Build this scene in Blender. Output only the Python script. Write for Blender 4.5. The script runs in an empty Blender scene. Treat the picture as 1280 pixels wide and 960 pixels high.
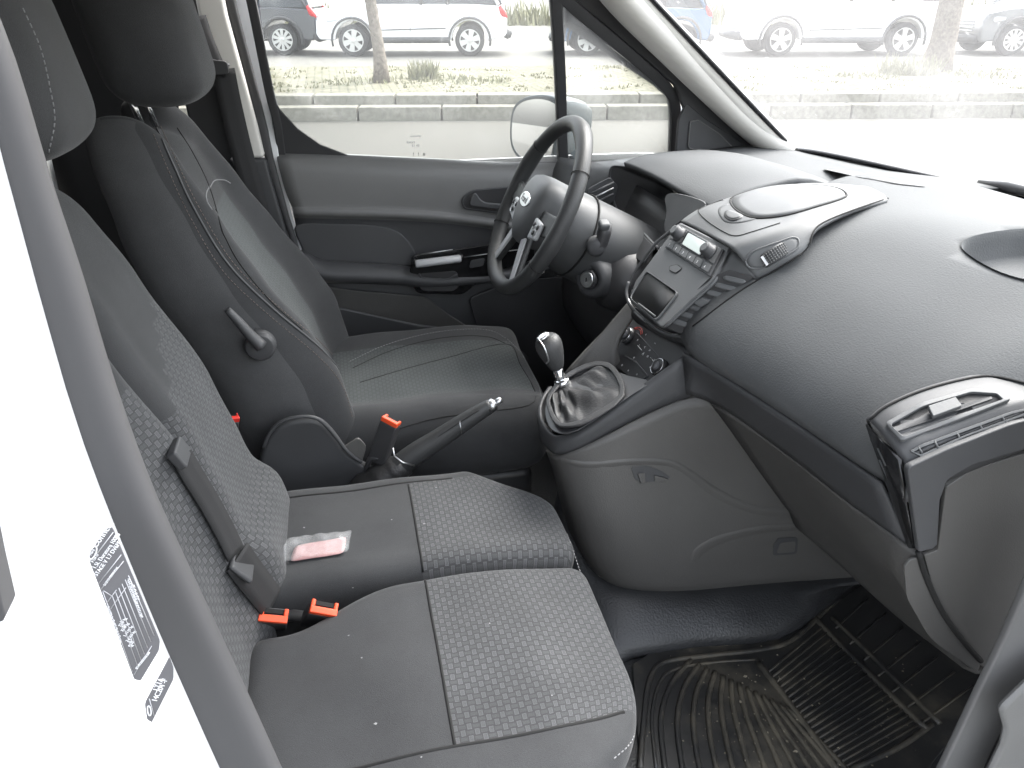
import bpy, bmesh, math, random
from mathutils import Vector, Matrix
from mathutils.bvhtree import BVHTree
random.seed(7)
V = Vector
scene = bpy.context.scene
col = scene.collection
rad = math.radians

# ------------------------------------------------------------------ camera
PITCH, YAW, FPX = rad(27.6), rad(12.5), 960.0
CAM = V((0.0, -1.10, 1.55))
CF = V((math.sin(YAW)*math.cos(PITCH), math.cos(YAW)*math.cos(PITCH), -math.sin(PITCH)))
CR = V((math.cos(YAW), -math.sin(YAW), 0))
CU = CR.cross(CF)
cd = bpy.data.cameras.new('camera'); cam = bpy.data.objects.new('camera', cd); col.objects.link(cam)
cam.location = CAM
cam.rotation_euler = (math.pi/2-PITCH, 0, -YAW)
cd.sensor_width = 36; cd.lens = 36*FPX/1280; cd.clip_start = 0.02; cd.clip_end = 2000
scene.camera = cam

def ray(u, v):
    return CF + CR*((u-640)/FPX) + CU*((480-v)/FPX)
def at(u, v, X=None, Y=None, Z=None):
    """survey a point of the photograph onto a known plane of the place"""
    d = ray(u, v)
    if X is not None: t = (X-CAM.x)/d.x
    elif Y is not None: t = (Y-CAM.y)/d.y
    else: t = (Z-CAM.z)/d.z
    return CAM + d*t
def atp(u, v, p0, n):
    d = ray(u, v); n = V(n); return CAM + d*((V(p0)-CAM).dot(n)/d.dot(n))
def bvh(*objs):
    dg = bpy.context.evaluated_depsgraph_get(); dg.update()
    out = []
    for o in objs:
        e = o.evaluated_get(dg); m = e.to_mesh(); mw = o.matrix_world
        out.append(BVHTree.FromPolygons([mw @ v.co for v in m.vertices], [tuple(p.vertices) for p in m.polygons]))
        e.to_mesh_clear()
    return out
def hit(u, v, trees, off=0.0, fall=None):
    best = None; d = ray(u, v).normalized()
    for t in trees:
        r = t.ray_cast(CAM, d)
        if r[0] is not None and (best is None or r[3] < best[3]): best = r
    if best is None: return (fall, -d) if fall is not None else None
    n = best[1]
    if n.dot(d) > 0: n = -n
    return best[0] + n*off, n

# ------------------------------------------------------------------ materials
def newmat(name):
    m = bpy.data.materials.new(name); m.use_nodes = True
    nt = m.node_tree; b = nt.nodes['Principled BSDF']
    return m, nt, b
def nd(nt, typ, **k):
    n = nt.nodes.new(typ)
    for a, v in k.items(): setattr(n, a, v)
    return n
def g(c): return (c, c, c, 1) if not isinstance(c, (tuple, list)) else (tuple(c)+(1,))[:4]
def mathn(nt, op, a, b=None, c=None):
    n = nt.nodes.new('ShaderNodeMath'); n.operation = op
    for i, x in enumerate((a, b, c)):
        if x is None: continue
        if isinstance(x, (int, float)): n.inputs[i].default_value = x
        else: nt.links.new(x, n.inputs[i])
    return n.outputs[0]
def plastic(name, c, rough=.5, grain=900, bump=.25, var=.12, spec=.5, dist=.0004, dust=0.0):
    m, nt, b = newmat(name)
    tc = nd(nt, 'ShaderNodeTexCoord')
    n1 = nd(nt, 'ShaderNodeTexNoise'); n1.inputs['Scale'].default_value = grain; n1.inputs['Detail'].default_value = 2
    n2 = nd(nt, 'ShaderNodeTexNoise'); n2.inputs['Scale'].default_value = 7; n2.inputs['Detail'].default_value = 5
    nt.links.new(tc.outputs['Object'], n1.inputs['Vector']); nt.links.new(tc.outputs['Object'], n2.inputs['Vector'])
    bp = nd(nt, 'ShaderNodeBump'); bp.inputs['Strength'].default_value = bump; bp.inputs['Distance'].default_value = dist
    nt.links.new(n1.outputs['Fac'], bp.inputs['Height']); nt.links.new(bp.outputs[0], b.inputs['Normal'])
    cr = nd(nt, 'ShaderNodeMapRange'); cr.inputs[1].default_value = .3; cr.inputs[2].default_value = .7
    cr.inputs[3].default_value = 1-var; cr.inputs[4].default_value = 1+var
    nt.links.new(n2.outputs['Fac'], cr.inputs[0])
    mx = nd(nt, 'ShaderNodeVectorMath', operation='SCALE'); c4 = g(c)
    mx.inputs[0].default_value = c4[:3]; nt.links.new(cr.outputs[0], mx.inputs['Scale'])
    nt.links.new(mx.outputs[0], b.inputs['Base Color'])
    rr = nd(nt, 'ShaderNodeMapRange'); rr.inputs[1].default_value = .3; rr.inputs[2].default_value = .7
    rr.inputs[3].default_value = max(.05, rough-.06); rr.inputs[4].default_value = rough+.06
    nt.links.new(n2.outputs['Fac'], rr.inputs[0]); nt.links.new(rr.outputs[0], b.inputs['Roughness'])
    b.inputs['Specular IOR Level'].default_value = spec
    return m
def fabric(name, c, c2=None, pitch=.0125, bump=.6, dirt=0.0):
    """woven seat cloth; with c2 a basket pattern of raised light threads (UV in metres)"""
    m, nt, b = newmat(name)
    uv = nd(nt, 'ShaderNodeUVMap')
    tc = nd(nt, 'ShaderNodeTexCoord')
    n1 = nd(nt, 'ShaderNodeTexNoise'); n1.inputs['Scale'].default_value = 1200; n1.inputs['Detail'].default_value = 1
    nt.links.new(tc.outputs['Object'], n1.inputs['Vector'])
    n2 = nd(nt, 'ShaderNodeTexNoise'); n2.inputs['Scale'].default_value = 9; n2.inputs['Detail'].default_value = 6; n2.inputs['Roughness'].default_value = .65
    nt.links.new(tc.outputs['Object'], n2.inputs['Vector'])
    base = mathn(nt, 'MULTIPLY_ADD', n1.outputs['Fac'], .7, .65)
    big = mathn(nt, 'MULTIPLY_ADD', n2.outputs['Fac'], .6, .7)
    fac = mathn(nt, 'MULTIPLY', base, big)
    h = n1.outputs['Fac']
    if c2 is not None:
        sx = nd(nt, 'ShaderNodeSeparateXYZ'); nt.links.new(uv.outputs[0], sx.inputs[0])
        X = mathn(nt, 'DIVIDE', sx.outputs[0], pitch); Y = mathn(nt, 'DIVIDE', sx.outputs[1], pitch)
        fx = mathn(nt, 'ABSOLUTE', mathn(nt, 'SUBTRACT', mathn(nt, 'FRACT', X), .5))
        fy = mathn(nt, 'ABSOLUTE', mathn(nt, 'SUBTRACT', mathn(nt, 'FRACT', Y), .5))
        par = mathn(nt, 'FRACT', mathn(nt, 'MULTIPLY', mathn(nt, 'ADD', mathn(nt, 'FLOOR', X), mathn(nt, 'FLOOR', Y)), .5))
        par = mathn(nt, 'GREATER_THAN', par, .25)
        def blk(a, bb, wa, wb):
            return mathn(nt, 'MULTIPLY', mathn(nt, 'LESS_THAN', a, wa), mathn(nt, 'LESS_THAN', bb, wb))
        npar = mathn(nt, 'SUBTRACT', 1, par)
        big_ = mathn(nt, 'ADD', mathn(nt, 'MULTIPLY', blk(fx, fy, .33, .47), par), mathn(nt, 'MULTIPLY', blk(fy, fx, .28, .50), npar))
        core = mathn(nt, 'ADD', mathn(nt, 'MULTIPLY', blk(fx, fy, .25, .41), par), mathn(nt, 'MULTIPLY', big_, npar))
        edge = mathn(nt, 'SUBTRACT', big_, core)
        wv_ = mathn(nt, 'MULTIPLY_ADD', par, .45, .50)
        bm_ = mathn(nt, 'ADD', mathn(nt, 'MULTIPLY', mathn(nt, 'MULTIPLY', big_, wv_), .55), mathn(nt, 'MULTIPLY', edge, mathn(nt, 'MULTIPLY', n2.outputs['Fac'], .9)))
        mixc = nd(nt, 'ShaderNodeMix', data_type='RGBA'); nt.links.new(bm_, mixc.inputs[0])
        mixc.inputs[6].default_value = g(c); mixc.inputs[7].default_value = g(c2)
        csrc = mixc.outputs[2]
        h = mathn(nt, 'ADD', mathn(nt, 'MULTIPLY', n1.outputs['Fac'], .35), bm_)
    sc = nd(nt, 'ShaderNodeVectorMath', operation='SCALE')
    if c2 is not None: nt.links.new(csrc, sc.inputs[0])
    else: sc.inputs[0].default_value = g(c)[:3]
    nt.links.new(fac, sc.inputs['Scale'])
    nt.links.new(sc.outputs[0], b.inputs['Base Color'])
    bp = nd(nt, 'ShaderNodeBump'); bp.inputs['Strength'].default_value = bump; bp.inputs['Distance'].default_value = .0006
    nt.links.new(h, bp.inputs['Height']); nt.links.new(bp.outputs[0], b.inputs['Normal'])
    b.inputs['Roughness'].default_value = .9; b.inputs['Specular IOR Level'].default_value = .2
    b.inputs['Sheen Weight'].default_value = .15; b.inputs['Sheen Roughness'].default_value = .4
    return m
def simple(name, c, rough=.5, metal=0, spec=.5, coat=0):
    m, nt, b = newmat(name)
    b.inputs['Base Color'].default_value = g(c); b.inputs['Roughness'].default_value = rough
    b.inputs['Metallic'].default_value = metal; b.inputs['Specular IOR Level'].default_value = spec
    b.inputs['Coat Weight'].default_value = coat
    return m
def emit(name, c, s):
    m, nt, b = newmat(name); b.inputs['Base Color'].default_value = g(.02)
    b.inputs['Emission Color'].default_value = g(c); b.inputs['Emission Strength'].default_value = s
    return m
def glass(name, dirt=.08, tint=(.97, .985, .98), streaks=True):
    m, nt, b = newmat(name); nt.nodes.remove(b); out = nt.nodes['Material Output']
    tr = nd(nt, 'ShaderNodeBsdfTransparent'); tr.inputs[0].default_value = g(tint)
    gl = nd(nt, 'ShaderNodeBsdfGlossy'); gl.inputs['Roughness'].default_value = .01
    fr = nd(nt, 'ShaderNodeFresnel'); fr.inputs[0].default_value = 1.35
    m1 = nd(nt, 'ShaderNodeMixShader'); nt.links.new(fr.outputs[0], m1.inputs[0]); nt.links.new(tr.outputs[0], m1.inputs[1]); nt.links.new(gl.outputs[0], m1.inputs[2])
    tl = nd(nt, 'ShaderNodeBsdfTranslucent'); tl.inputs[0].default_value = g(.9)
    tc = nd(nt, 'ShaderNodeTexCoord')
    n = nd(nt, 'ShaderNodeTexNoise'); n.inputs['Scale'].default_value = 5; n.inputs['Detail'].default_value = 6
    nt.links.new(tc.outputs['Object'], n.inputs['Vector'])
    vo = nd(nt, 'ShaderNodeTexNoise'); vo.inputs['Scale'].default_value = 60; vo.inputs['Detail'].default_value = 3
    mp = nd(nt, 'ShaderNodeMapping'); mp.inputs['Scale'].default_value = (1, 1, .12) if streaks else (1, 1, 1)
    nt.links.new(tc.outputs['Object'], mp.inputs[0]); nt.links.new(mp.outputs[0], vo.inputs['Vector'])
    sp = mathn(nt, 'MULTIPLY', mathn(nt, 'GREATER_THAN', vo.outputs['Fac'], .72), dirt*1.6)
    f = mathn(nt, 'ADD', mathn(nt, 'MULTIPLY', n.outputs['Fac'], dirt*2), sp)
    m2 = nd(nt, 'ShaderNodeMixShader'); nt.links.new(f, m2.inputs[0]); nt.links.new(m1.outputs[0], m2.inputs[1]); nt.links.new(tl.outputs[0], m2.inputs[2])
    nt.links.new(m2.outputs[0], out.inputs[0])
    return m

M = {}
M['dash'] = plastic('dash_grain', (.083, .086, .089), .72, 420, .55, .10, dist=.0009, spec=.25)
M['pod'] = plastic('pod_plastic', (.098, .101, .104), .54, 700, .3, .05, spec=.4)
M['dark'] = plastic('charcoal_plastic', (.052, .053, .056), .55, 600, .35, .10)
M['black'] = plastic('black_plastic', (.042, .042, .044), .4, 600, .2, .10)
M['piano'] = simple('gloss_black', (.010, .010, .011), .18)
M['warm'] = plastic('warm_grey_plastic', (.080, .078, .075), .5, 500, .5, .06, dist=.0008)
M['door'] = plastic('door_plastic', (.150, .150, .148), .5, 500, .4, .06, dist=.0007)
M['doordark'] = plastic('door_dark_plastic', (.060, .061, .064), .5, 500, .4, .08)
M['beige'] = plastic('pillar_trim', (.68, .665, .625), .6, 500, .3, .04)
M['seal'] = plastic('seal_rubber', (.064, .064, .067), .75, 300, .1, .06)
M['sealdark'] = plastic('dark_rubber', (.045, .045, .047), .6, 300, .15, .1)
M['frit'] = simple('frit', (.012, .012, .014), .25)
M['paint'] = simple('white_paint', (.82, .83, .84), .3, coat=.5)
M['cloth'] = fabric('seat_cloth_plain', (.050, .051, .053))
M['clothside'] = fabric('seat_cloth_side', (.078, .079, .081))
M['pattern'] = fabric('seat_cloth_pattern', (.050, .051, .053), (.108, .110, .114), .0080)
M['insert'] = fabric('seat_cloth_insert', (.058, .063, .064), (.098, .106, .107), .0075)
M['strap'] = plastic('belt_webbing', (.022, .022, .023), .8, 900, .8, .1)
M['orange'] = simple('orange_release', (.80, .085, .025), .35)
M['red'] = simple('red_release', (.62, .03, .02), .4)
M['chrome'] = simple('chrome', (.75, .76, .77), .12, 1)
M['satin'] = simple('satin_silver', (.62, .63, .64), .33, 1)
M['silver'] = plastic('silver_plastic', (.52, .53, .54), .35, 900, .05, .03)
M['leather'] = plastic('leather', (.036, .037, .038), .5, 350, .6, .12, dist=.0008)
M['boot'] = plastic('boot_leather', (.026, .026, .027), .5, 250, .8, .15, dist=.0009)
M['thread'] = simple('stitching', (.24, .24, .245), .8)
M['threadbrown'] = simple('brown_stitching', (.17, .14, .125), .8)
M['seam'] = simple('seam_gap', (.006, .006, .006), .8)
M['screen'] = emit('radio_screen', (.80, .90, .88), .16)
M['white_ink'] = simple('white_ink', (.80, .80, .82), .6)
M['label'] = simple('label_foil', (.13, .13, .14), .35)
M['lab_grey'] = simple('label_grey', (.45, .45, .47), .5)
M['glass'] = glass('door_glass', .05)
M['wglass'] = glass('windscreen_glass', .08, streaks=False)
M['mirror'] = simple('mirror_glass', (.9, .9, .9), .01, 1)
M['mirrorbody'] = simple('mirror_housing', (.010, .020, .022), .35)
M['redring'] = simple('red_ring', (.35, .04, .03), .5)

def floor_mat_material(nm='dirty_rubber', lo=.25, hi=.42, amt=.75):
    m, nt, b = newmat(nm)
    tc = nd(nt, 'ShaderNodeTexCoord')
    n = nd(nt, 'ShaderNodeTexNoise'); n.inputs['Scale'].default_value = 14; n.inputs['Detail'].default_value = 9; n.inputs['Roughness'].default_value = .75
    nt.links.new(tc.outputs['Object'], n.inputs['Vector'])
    n3 = nd(nt, 'ShaderNodeTexNoise'); n3.inputs['Scale'].default_value = 3.2; n3.inputs['Detail'].default_value = 3
    nt.links.new(tc.outputs['Object'], n3.inputs['Vector'])
    a = mathn(nt, 'MULTIPLY', n.outputs['Fac'], n3.outputs['Fac'])
    r = nd(nt, 'ShaderNodeMapRange'); r.inputs[1].default_value = lo; r.inputs[2].default_value = hi; nt.links.new(a, r.inputs[0])
    mx = nd(nt, 'ShaderNodeMix', data_type='RGBA'); nt.links.new(mathn(nt, 'MULTIPLY', r.outputs[0], amt), mx.inputs[0])
    mx.inputs[6].default_value = (.022, .022, .022, 1); mx.inputs[7].default_value = (.105, .092, .068, 1)
    nt.links.new(mx.outputs[2], b.inputs['Base Color'])
    ro = nd(nt, 'ShaderNodeMapRange'); ro.inputs[3].default_value = .38; ro.inputs[4].default_value = .8; nt.links.new(r.outputs[0], ro.inputs[0])
    nt.links.new(ro.outputs[0], b.inputs['Roughness'])
    bp = nd(nt, 'ShaderNodeBump'); bp.inputs['Strength'].default_value = .4; bp.inputs['Distance'].default_value = .001
    nt.links.new(n.outputs['Fac'], bp.inputs['Height']); nt.links.new(bp.outputs[0], b.inputs['Normal'])
    return m
M['mat'] = floor_mat_material()
M['matrib'] = floor_mat_material('muddy_rib', .20, .36, .9)
M['vinyl'] = plastic('floor_vinyl', (.028, .029, .031), .38, 260, .7, .25, dist=.0015)

def ground_mat(name, c1, c2, scale, bump=.5, rough=.85, brick=None):
    m, nt, b = newmat(name)
    tc = nd(nt, 'ShaderNodeTexCoord')
    n = nd(nt, 'ShaderNodeTexNoise'); n.inputs['Scale'].default_value = scale; n.inputs['Detail'].default_value = 8; n.inputs['Roughness'].default_value = .7
    nt.links.new(tc.outputs['Object'], n.inputs['Vector'])
    r = nd(nt, 'ShaderNodeMapRange'); r.inputs[1].default_value = .35; r.inputs[2].default_value = .65; nt.links.new(n.outputs['Fac'], r.inputs[0])
    mx = nd(nt, 'ShaderNodeMix', data_type='RGBA'); nt.links.new(r.outputs[0], mx.inputs[0])
    mx.inputs[6].default_value = g(c1); mx.inputs[7].default_value = g(c2)
    o = mx.outputs[2]
    if brick:
        bk = nd(nt, 'ShaderNodeTexBrick'); bk.inputs['Scale'].default_value = brick
        bk.inputs['Mortar Size'].default_value = .03; nt.links.new(tc.outputs['Object'], bk.inputs['Vector'])
        bk.inputs['Color1'].default_value = g(1); bk.inputs['Color2'].default_value = g(.85); bk.inputs['Mortar'].default_value = g(.35)
        mm = nd(nt, 'ShaderNodeMix', data_type='RGBA', blend_type='MULTIPLY'); mm.inputs[0].default_value = 1
        nt.links.new(o, mm.inputs[6]); nt.links.new(bk.outputs['Color'], mm.inputs[7]); o = mm.outputs[2]
    nt.links.new(o, b.inputs['Base Color']); b.inputs['Roughness'].default_value = rough; b.inputs['Specular IOR Level'].default_value = .12
    bp = nd(nt, 'ShaderNodeBump'); bp.inputs['Strength'].default_value = bump; bp.inputs['Distance'].default_value = .01
    nt.links.new(n.outputs['Fac'], bp.inputs['Height']); nt.links.new(bp.outputs[0], b.inputs['Normal'])
    return m
M['asphalt'] = ground_mat('asphalt', (.082, .079, .070), (.125, .121, .108), 22)
M['parking'] = ground_mat('parking_asphalt', (.12, .116, .105), (.17, .166, .15), 9)
M['verge'] = ground_mat('verge_paving', (.13, .13, .085), (.24, .22, .165), 3.5, brick=2.2)
M['stone'] = ground_mat('kerb_stone', (.15, .145, .12), (.24, .23, .195), 14)
M['bark'] = ground_mat('bark', (.10, .085, .07), (.22, .19, .16), 20, 1.0)
M['leaf'] = ground_mat('leaf', (.17, .175, .10), (.25, .235, .16), 8)
M['tyre'] = simple('tyre', (.025, .025, .026), .8)
M['rim'] = simple('alloy', (.62, .63, .64), .3, 1)
M['cladding'] = simple('cladding', (.05, .05, .052), .6)
M['carglass'] = simple('car_glass', (.03, .035, .04), .08)
M['carwhite'] = simple('car_white', (.80, .81, .82), .25, coat=.6)
M['cardark'] = simple('car_dark', (.035, .037, .045), .25, coat=.6)
M['carblue'] = simple('car_blue', (.035, .10, .20), .25, coat=.6)
M['cargrey'] = simple('car_grey', (.10, .105, .11), .25, coat=.6)
M['lamp_red'] = simple('tail_lamp', (.55, .02, .02), .2)
M['lamp_clear'] = simple('head_lamp', (.7, .72, .75), .1)

# ------------------------------------------------------------------ object helpers
def tag(o, label=None, cat=None, group=None, kind=None):
    if label: o['label'] = label
    if cat: o['category'] = cat
    if group: o['group'] = group
    if kind: o['kind'] = kind
    return o
def empty(name, loc, label, cat, group=None):
    o = bpy.data.objects.new(name, None); col.objects.link(o); o.location = loc
    o.empty_display_size = .1
    bpy.context.view_layer.update()
    return tag(o, label, cat, group)
def link(name, me, mats, parent=None, smooth=True):
    o = bpy.data.objects.new(name, me); col.objects.link(o)
    if not isinstance(mats, (list, tuple)): mats = [mats]
    for m in mats: me.materials.append(m)
    if smooth: me.polygons.foreach_set('use_smooth', [True]*len(me.polygons))
    if parent is not None:
        o.parent = parent
        off = V(parent.location) if parent.type == 'EMPTY' else V((0, 0, 0))
        o.matrix_parent_inverse = Matrix.Translation(-off)
    return o
def bmobj(name, bm, mats, parent=None, smooth=True, bevel=0, seg=3, sub=0, angle=30, recalc=True):
    if recalc: bmesh.ops.recalc_face_normals(bm, faces=bm.faces)
    me = bpy.data.meshes.new(name); bm.to_mesh(me); bm.free()
    o = link(name, me, mats, parent, smooth)
    if bevel:
        b = o.modifiers.new('bevel', 'BEVEL'); b.width = bevel; b.segments = seg; b.limit_method = 'ANGLE'; b.angle_limit = rad(angle)
        b.harden_normals = False
        w = o.modifiers.new('wn', 'WEIGHTED_NORMAL'); w.keep_sharp = False
    if sub:
        s = o.modifiers.new('sub', 'SUBSURF'); s.levels = sub; s.render_levels = sub
    return o
def cr(pts, n=6, closed=False):
    """catmull-rom through points"""
    pts = [V(p) for p in pts]; N = len(pts); out = []
    rng = range(N) if closed else range(N-1)
    for i in rng:
        if closed: p0, p1, p2, p3 = pts[(i-1) % N], pts[i], pts[(i+1) % N], pts[(i+2) % N]
        else:
            p1, p2 = pts[i], pts[i+1]
            p0 = pts[i-1] if i > 0 else p1*2-p2
            p3 = pts[i+2] if i+2 < N else p2*2-p1
        for k in range(n):
            t = k/n
            out.append(.5*((2*p1)+(p2-p0)*t+(2*p0-5*p1+4*p2-p3)*t*t+(3*p1-p0-3*p2+p3)*t**3))
    if not closed: out.append(pts[-1])
    return out
def rounded(pts, r=.25, n=4):
    """closed polygon with its corners rounded; r is a fraction of the shorter side"""
    pts = [V(p) for p in pts]; N = len(pts); out = []
    for i in range(N):
        a, b, c = pts[i-1], pts[i], pts[(i+1) % N]
        l = min((a-b).length, (c-b).length)*r if r < 1 else 0
        p, q = b+(a-b).normalized()*l, b+(c-b).normalized()*l
        for k in range(n+1):
            t = k/n; out.append(p*(1-t)**2+b*2*t*(1-t)+q*t*t)
    return out
def gridbm(rows, closed_u=False, matfn=None, bm=None, thick=0):
    bm = bm or bmesh.new(); uvl = bm.loops.layers.uv.verify()
    R_, C_ = len(rows), len(rows[0])
    vs = [[bm.verts.new(p) for p in r] for r in rows]
    cu = [0]
    mid = rows[R_//2]
    for j in range(1, C_): cu.append(cu[-1]+(V(mid[j])-V(mid[j-1])).length)
    cv = [0]
    for i in range(1, R_): cv.append(cv[-1]+(V(rows[i][C_//2])-V(rows[i-1][C_//2])).length)
    for i in range(R_-1):
        for j in range(C_ if closed_u else C_-1):
            j2 = (j+1) % C_
            f = bm.faces.new((vs[i][j], vs[i][j2], vs[i+1][j2], vs[i+1][j]))
            uj2 = cu[j2] if j2 else cu[-1]
            for l, (a, b_) in zip(f.loops, ((cu[j], cv[i]), (uj2, cv[i]), (uj2, cv[i+1]), (cu[j], cv[i+1]))): l[uvl].uv = (a, b_)
            if matfn: f.material_index = matfn(i, j)
    return bm, vs
def sheet(name, rows, mats, parent=None, sub=2, thick=0.003, matfn=None, interp=0, off=0):
    if interp:
        rows = [cr(r, interp) for r in rows]
        cols = [cr([r[j] for r in rows], interp) for j in range(len(rows[0]))]
        rows = [[cols[j][i] for j in range(len(cols))] for i in range(len(cols[0]))]
    bm, _ = gridbm(rows, matfn=matfn)
    o = bmobj(name, bm, mats, parent, recalc=False)
    if sub:
        s = o.modifiers.new('sub', 'SUBSURF'); s.levels = sub; s.render_levels = sub
    if thick:
        s = o.modifiers.new('solid', 'SOLIDIFY'); s.thickness = thick; s.offset = off
    return o
def plate(name, pts, thick, mat, parent=None, bevel=.0015, n=None, seg=2, smooth=True):
    """prism: outline pts (3D, roughly planar) pushed out by thick along its normal towards the viewer"""
    pts = [V(p) for p in pts]
    c = sum(pts, V())/len(pts)
    nn = V()
    for i in range(len(pts)): nn += (pts[i]-c).cross(pts[(i+1) % len(pts)]-c)
    nn.normalize()
    if n is not None: nn = V(n).normalized()
    elif nn.dot(CAM-c) < 0: nn = -nn
    bm = bmesh.new()
    a = [bm.verts.new(p) for p in pts]; b = [bm.verts.new(p+nn*thick) for p in pts]
    bm.faces.new(a); bm.faces.new(b)
    N = len(pts)
    for i in range(N): bm.faces.new((a[i], a[(i+1) % N], b[(i+1) % N], b[i]))
    return bmobj(name, bm, mat, parent, smooth, bevel=bevel, seg=seg, angle=50)
def ringplate(name, outer, inner, thick, mat, parent=None, bevel=.001, n=None):
    """frame between two outlines of equal count"""
    outer = [V(p) for p in outer]; inner = [V(p) for p in inner]; N = len(outer)
    c = sum(outer, V())/N; nn = V()
    for i in range(N): nn += (outer[i]-c).cross(outer[(i+1) % N]-c)
    nn.normalize()
    if n is not None: nn = V(n).normalized()
    elif nn.dot(CAM-c) < 0: nn = -nn
    bm = bmesh.new()
    L = [[bm.verts.new(p) for p in q] for q in (outer, [p+nn*thick for p in outer], [p+nn*thick for p in inner], inner)]
    for k in range(4):
        a, b = L[k], L[(k+1) % 4]
        for i in range(N): bm.faces.new((a[i], a[(i+1) % N], b[(i+1) % N], b[i]))
    return bmobj(name, bm, mat, parent, True, bevel=bevel, seg=2, angle=50)
def tubebm(path, r, nseg=8, closed=False, bm=None, flat=1.0, up=None, cap=True):
    bm = bm or bmesh.new(); path = [V(p) for p in path]; N = len(path)
    rings = []; prev = None
    for i, p in enumerate(path):
        if closed: t = path[(i+1) % N]-path[i-1]
        else: t = path[min(i+1, N-1)]-path[max(i-1, 0)]
        t.normalize()
        if up is not None: a = V(up)
        elif prev is None: a = V((0, 0, 1)) if abs(t.z) < .9 else V((1, 0, 0))
        else: a = prev
        s = t.cross(a).normalized(); w = s.cross(t).normalized(); prev = w
        rr = r[i] if isinstance(r, (list, tuple)) else r
        rings.append([bm.verts.new(p+(s*math.cos(q)+w*math.sin(q)*flat)*rr) for q in [2*math.pi*k/nseg for k in range(nseg)]])
    for i in range(N if closed else N-1):
        a, b = rings[i], rings[(i+1) % N]
        for k in range(nseg): bm.faces.new((a[k], a[(k+1) % nseg], b[(k+1) % nseg], b[k]))
    if cap and not closed:
        bm.faces.new(rings[0]); bm.faces.new(rings[-1])
    return bm
def tube(name, path, r, mat, parent=None, **k):
    return bmobj(name, tubebm(path, r, **k), mat, parent)
def lathebm(prof, origin, axis, n=32, bm=None):
    """prof: list of (radius, height along axis)"""
    bm = bm or bmesh.new(); axis = V(axis).normalized()
    a = V((0, 0, 1)) if abs(axis.z) < .9 else V((1, 0, 0))
    s = axis.cross(a).normalized(); w = axis.cross(s)
    o = V(origin); rings = []
    for (r, h) in prof:
        rings.append([bm.verts.new(o+axis*h+(s*math.cos(2*math.pi*k/n)+w*math.sin(2*math.pi*k/n))*r) for k in range(n)])
    for i in range(len(prof)-1):
        for k in range(n): bm.faces.new((rings[i][k], rings[i][(k+1) % n], rings[i+1][(k+1) % n], rings[i+1][k]))
    bm.faces.new(rings[0]); bm.faces.new(rings[-1])
    return bm
def lathe(name, prof, origin, axis, mat, parent=None, n=32, bevel=0):
    return bmobj(name, lathebm(prof, origin, axis, n), mat, parent, bevel=bevel, seg=2)
def boxbm(c, d, R_=None, bm=None):
    bm = bm or bmesh.new(); c = V(c)
    R_ = R_ or Matrix.Identity(3)
    vs = [bm.verts.new(c+R_ @ V((sx*d[0]/2, sy*d[1]/2, sz*d[2]/2))) for sx in (-1, 1) for sy in (-1, 1) for sz in (-1, 1)]
    for f in ((0, 1, 3, 2), (4, 6, 7, 5), (0, 4, 5, 1), (2, 3, 7, 6), (0, 2, 6, 4), (1, 5, 7, 3)): bm.faces.new([vs[i] for i in f])
    return bm
def box(name, c, d, mat, parent=None, R_=None, bevel=.002, seg=3):
    return bmobj(name, boxbm(c, d, R_), mat, parent, bevel=bevel, seg=seg)
def rbox(name, half, r, n, fn, mats, parent=None, matfn=None, uvfn=None, sub=0):
    """rounded box of half sizes `half`, edge radius r (3-tuple), n cells a side, deformed to the place by fn(local)->world"""
    h = V(half); rr = V(r); bm = bmesh.new(); uvl = bm.loops.layers.uv.verify()
    cache = {}; loc = {}
    def vert(i, j, k):
        key = (i, j, k)
        if key in cache: return cache[key]
        q = V(((2*i/n[0]-1)*h.x, (2*j/n[1]-1)*h.y, (2*k/n[2]-1)*h.z))
        c = V([max(-(h[a]-rr[a]), min(h[a]-rr[a], q[a])) for a in range(3)])
        d = V([(q[a]-c[a])/rr[a] for a in range(3)])
        if d.length > 1e-6:
            mxx = max(abs(d.x), abs(d.y), abs(d.z)); d = d.normalized()*mxx
        q = V([c[a]+d[a]*rr[a] for a in range(3)])
        v = bm.verts.new(fn(q)); cache[key] = v; loc[v] = q
        return v
    def face(vs_):
        f = bm.faces.new(vs_)
        c = sum((loc[v] for v in vs_), V())/4
        if matfn: f.material_index = matfn(c)
        for l in f.loops:
            q = loc[l.vert]; l[uvl].uv = uvfn(q) if uvfn else (q.x, q.y)
    nx, ny, nz = n
    for i in range(nx):
        for j in range(ny):
            face([vert(i, j, 0), vert(i, j+1, 0), vert(i+1, j+1, 0), vert(i+1, j, 0)])
            face([vert(i, j, nz), vert(i+1, j, nz), vert(i+1, j+1, nz), vert(i, j+1, nz)])
    for i in range(nx):
        for k in range(nz):
            face([vert(i, 0, k), vert(i+1, 0, k), vert(i+1, 0, k+1), vert(i, 0, k+1)])
            face([vert(i, ny, k), vert(i, ny, k+1), vert(i+1, ny, k+1), vert(i+1, ny, k)])
    for j in range(ny):
        for k in range(nz):
            face([vert(0, j, k), vert(0, j, k+1), vert(0, j+1, k+1), vert(0, j+1, k)])
            face([vert(nx, j, k), vert(nx, j+1, k), vert(nx, j+1, k+1), vert(nx, j, k+1)])
    return bmobj(name, bm, mats, parent, sub=sub)
def ss(a, b, x):
    t = max(0, min(1, (x-a)/(b-a))); return t*t*(3-2*t)
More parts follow.
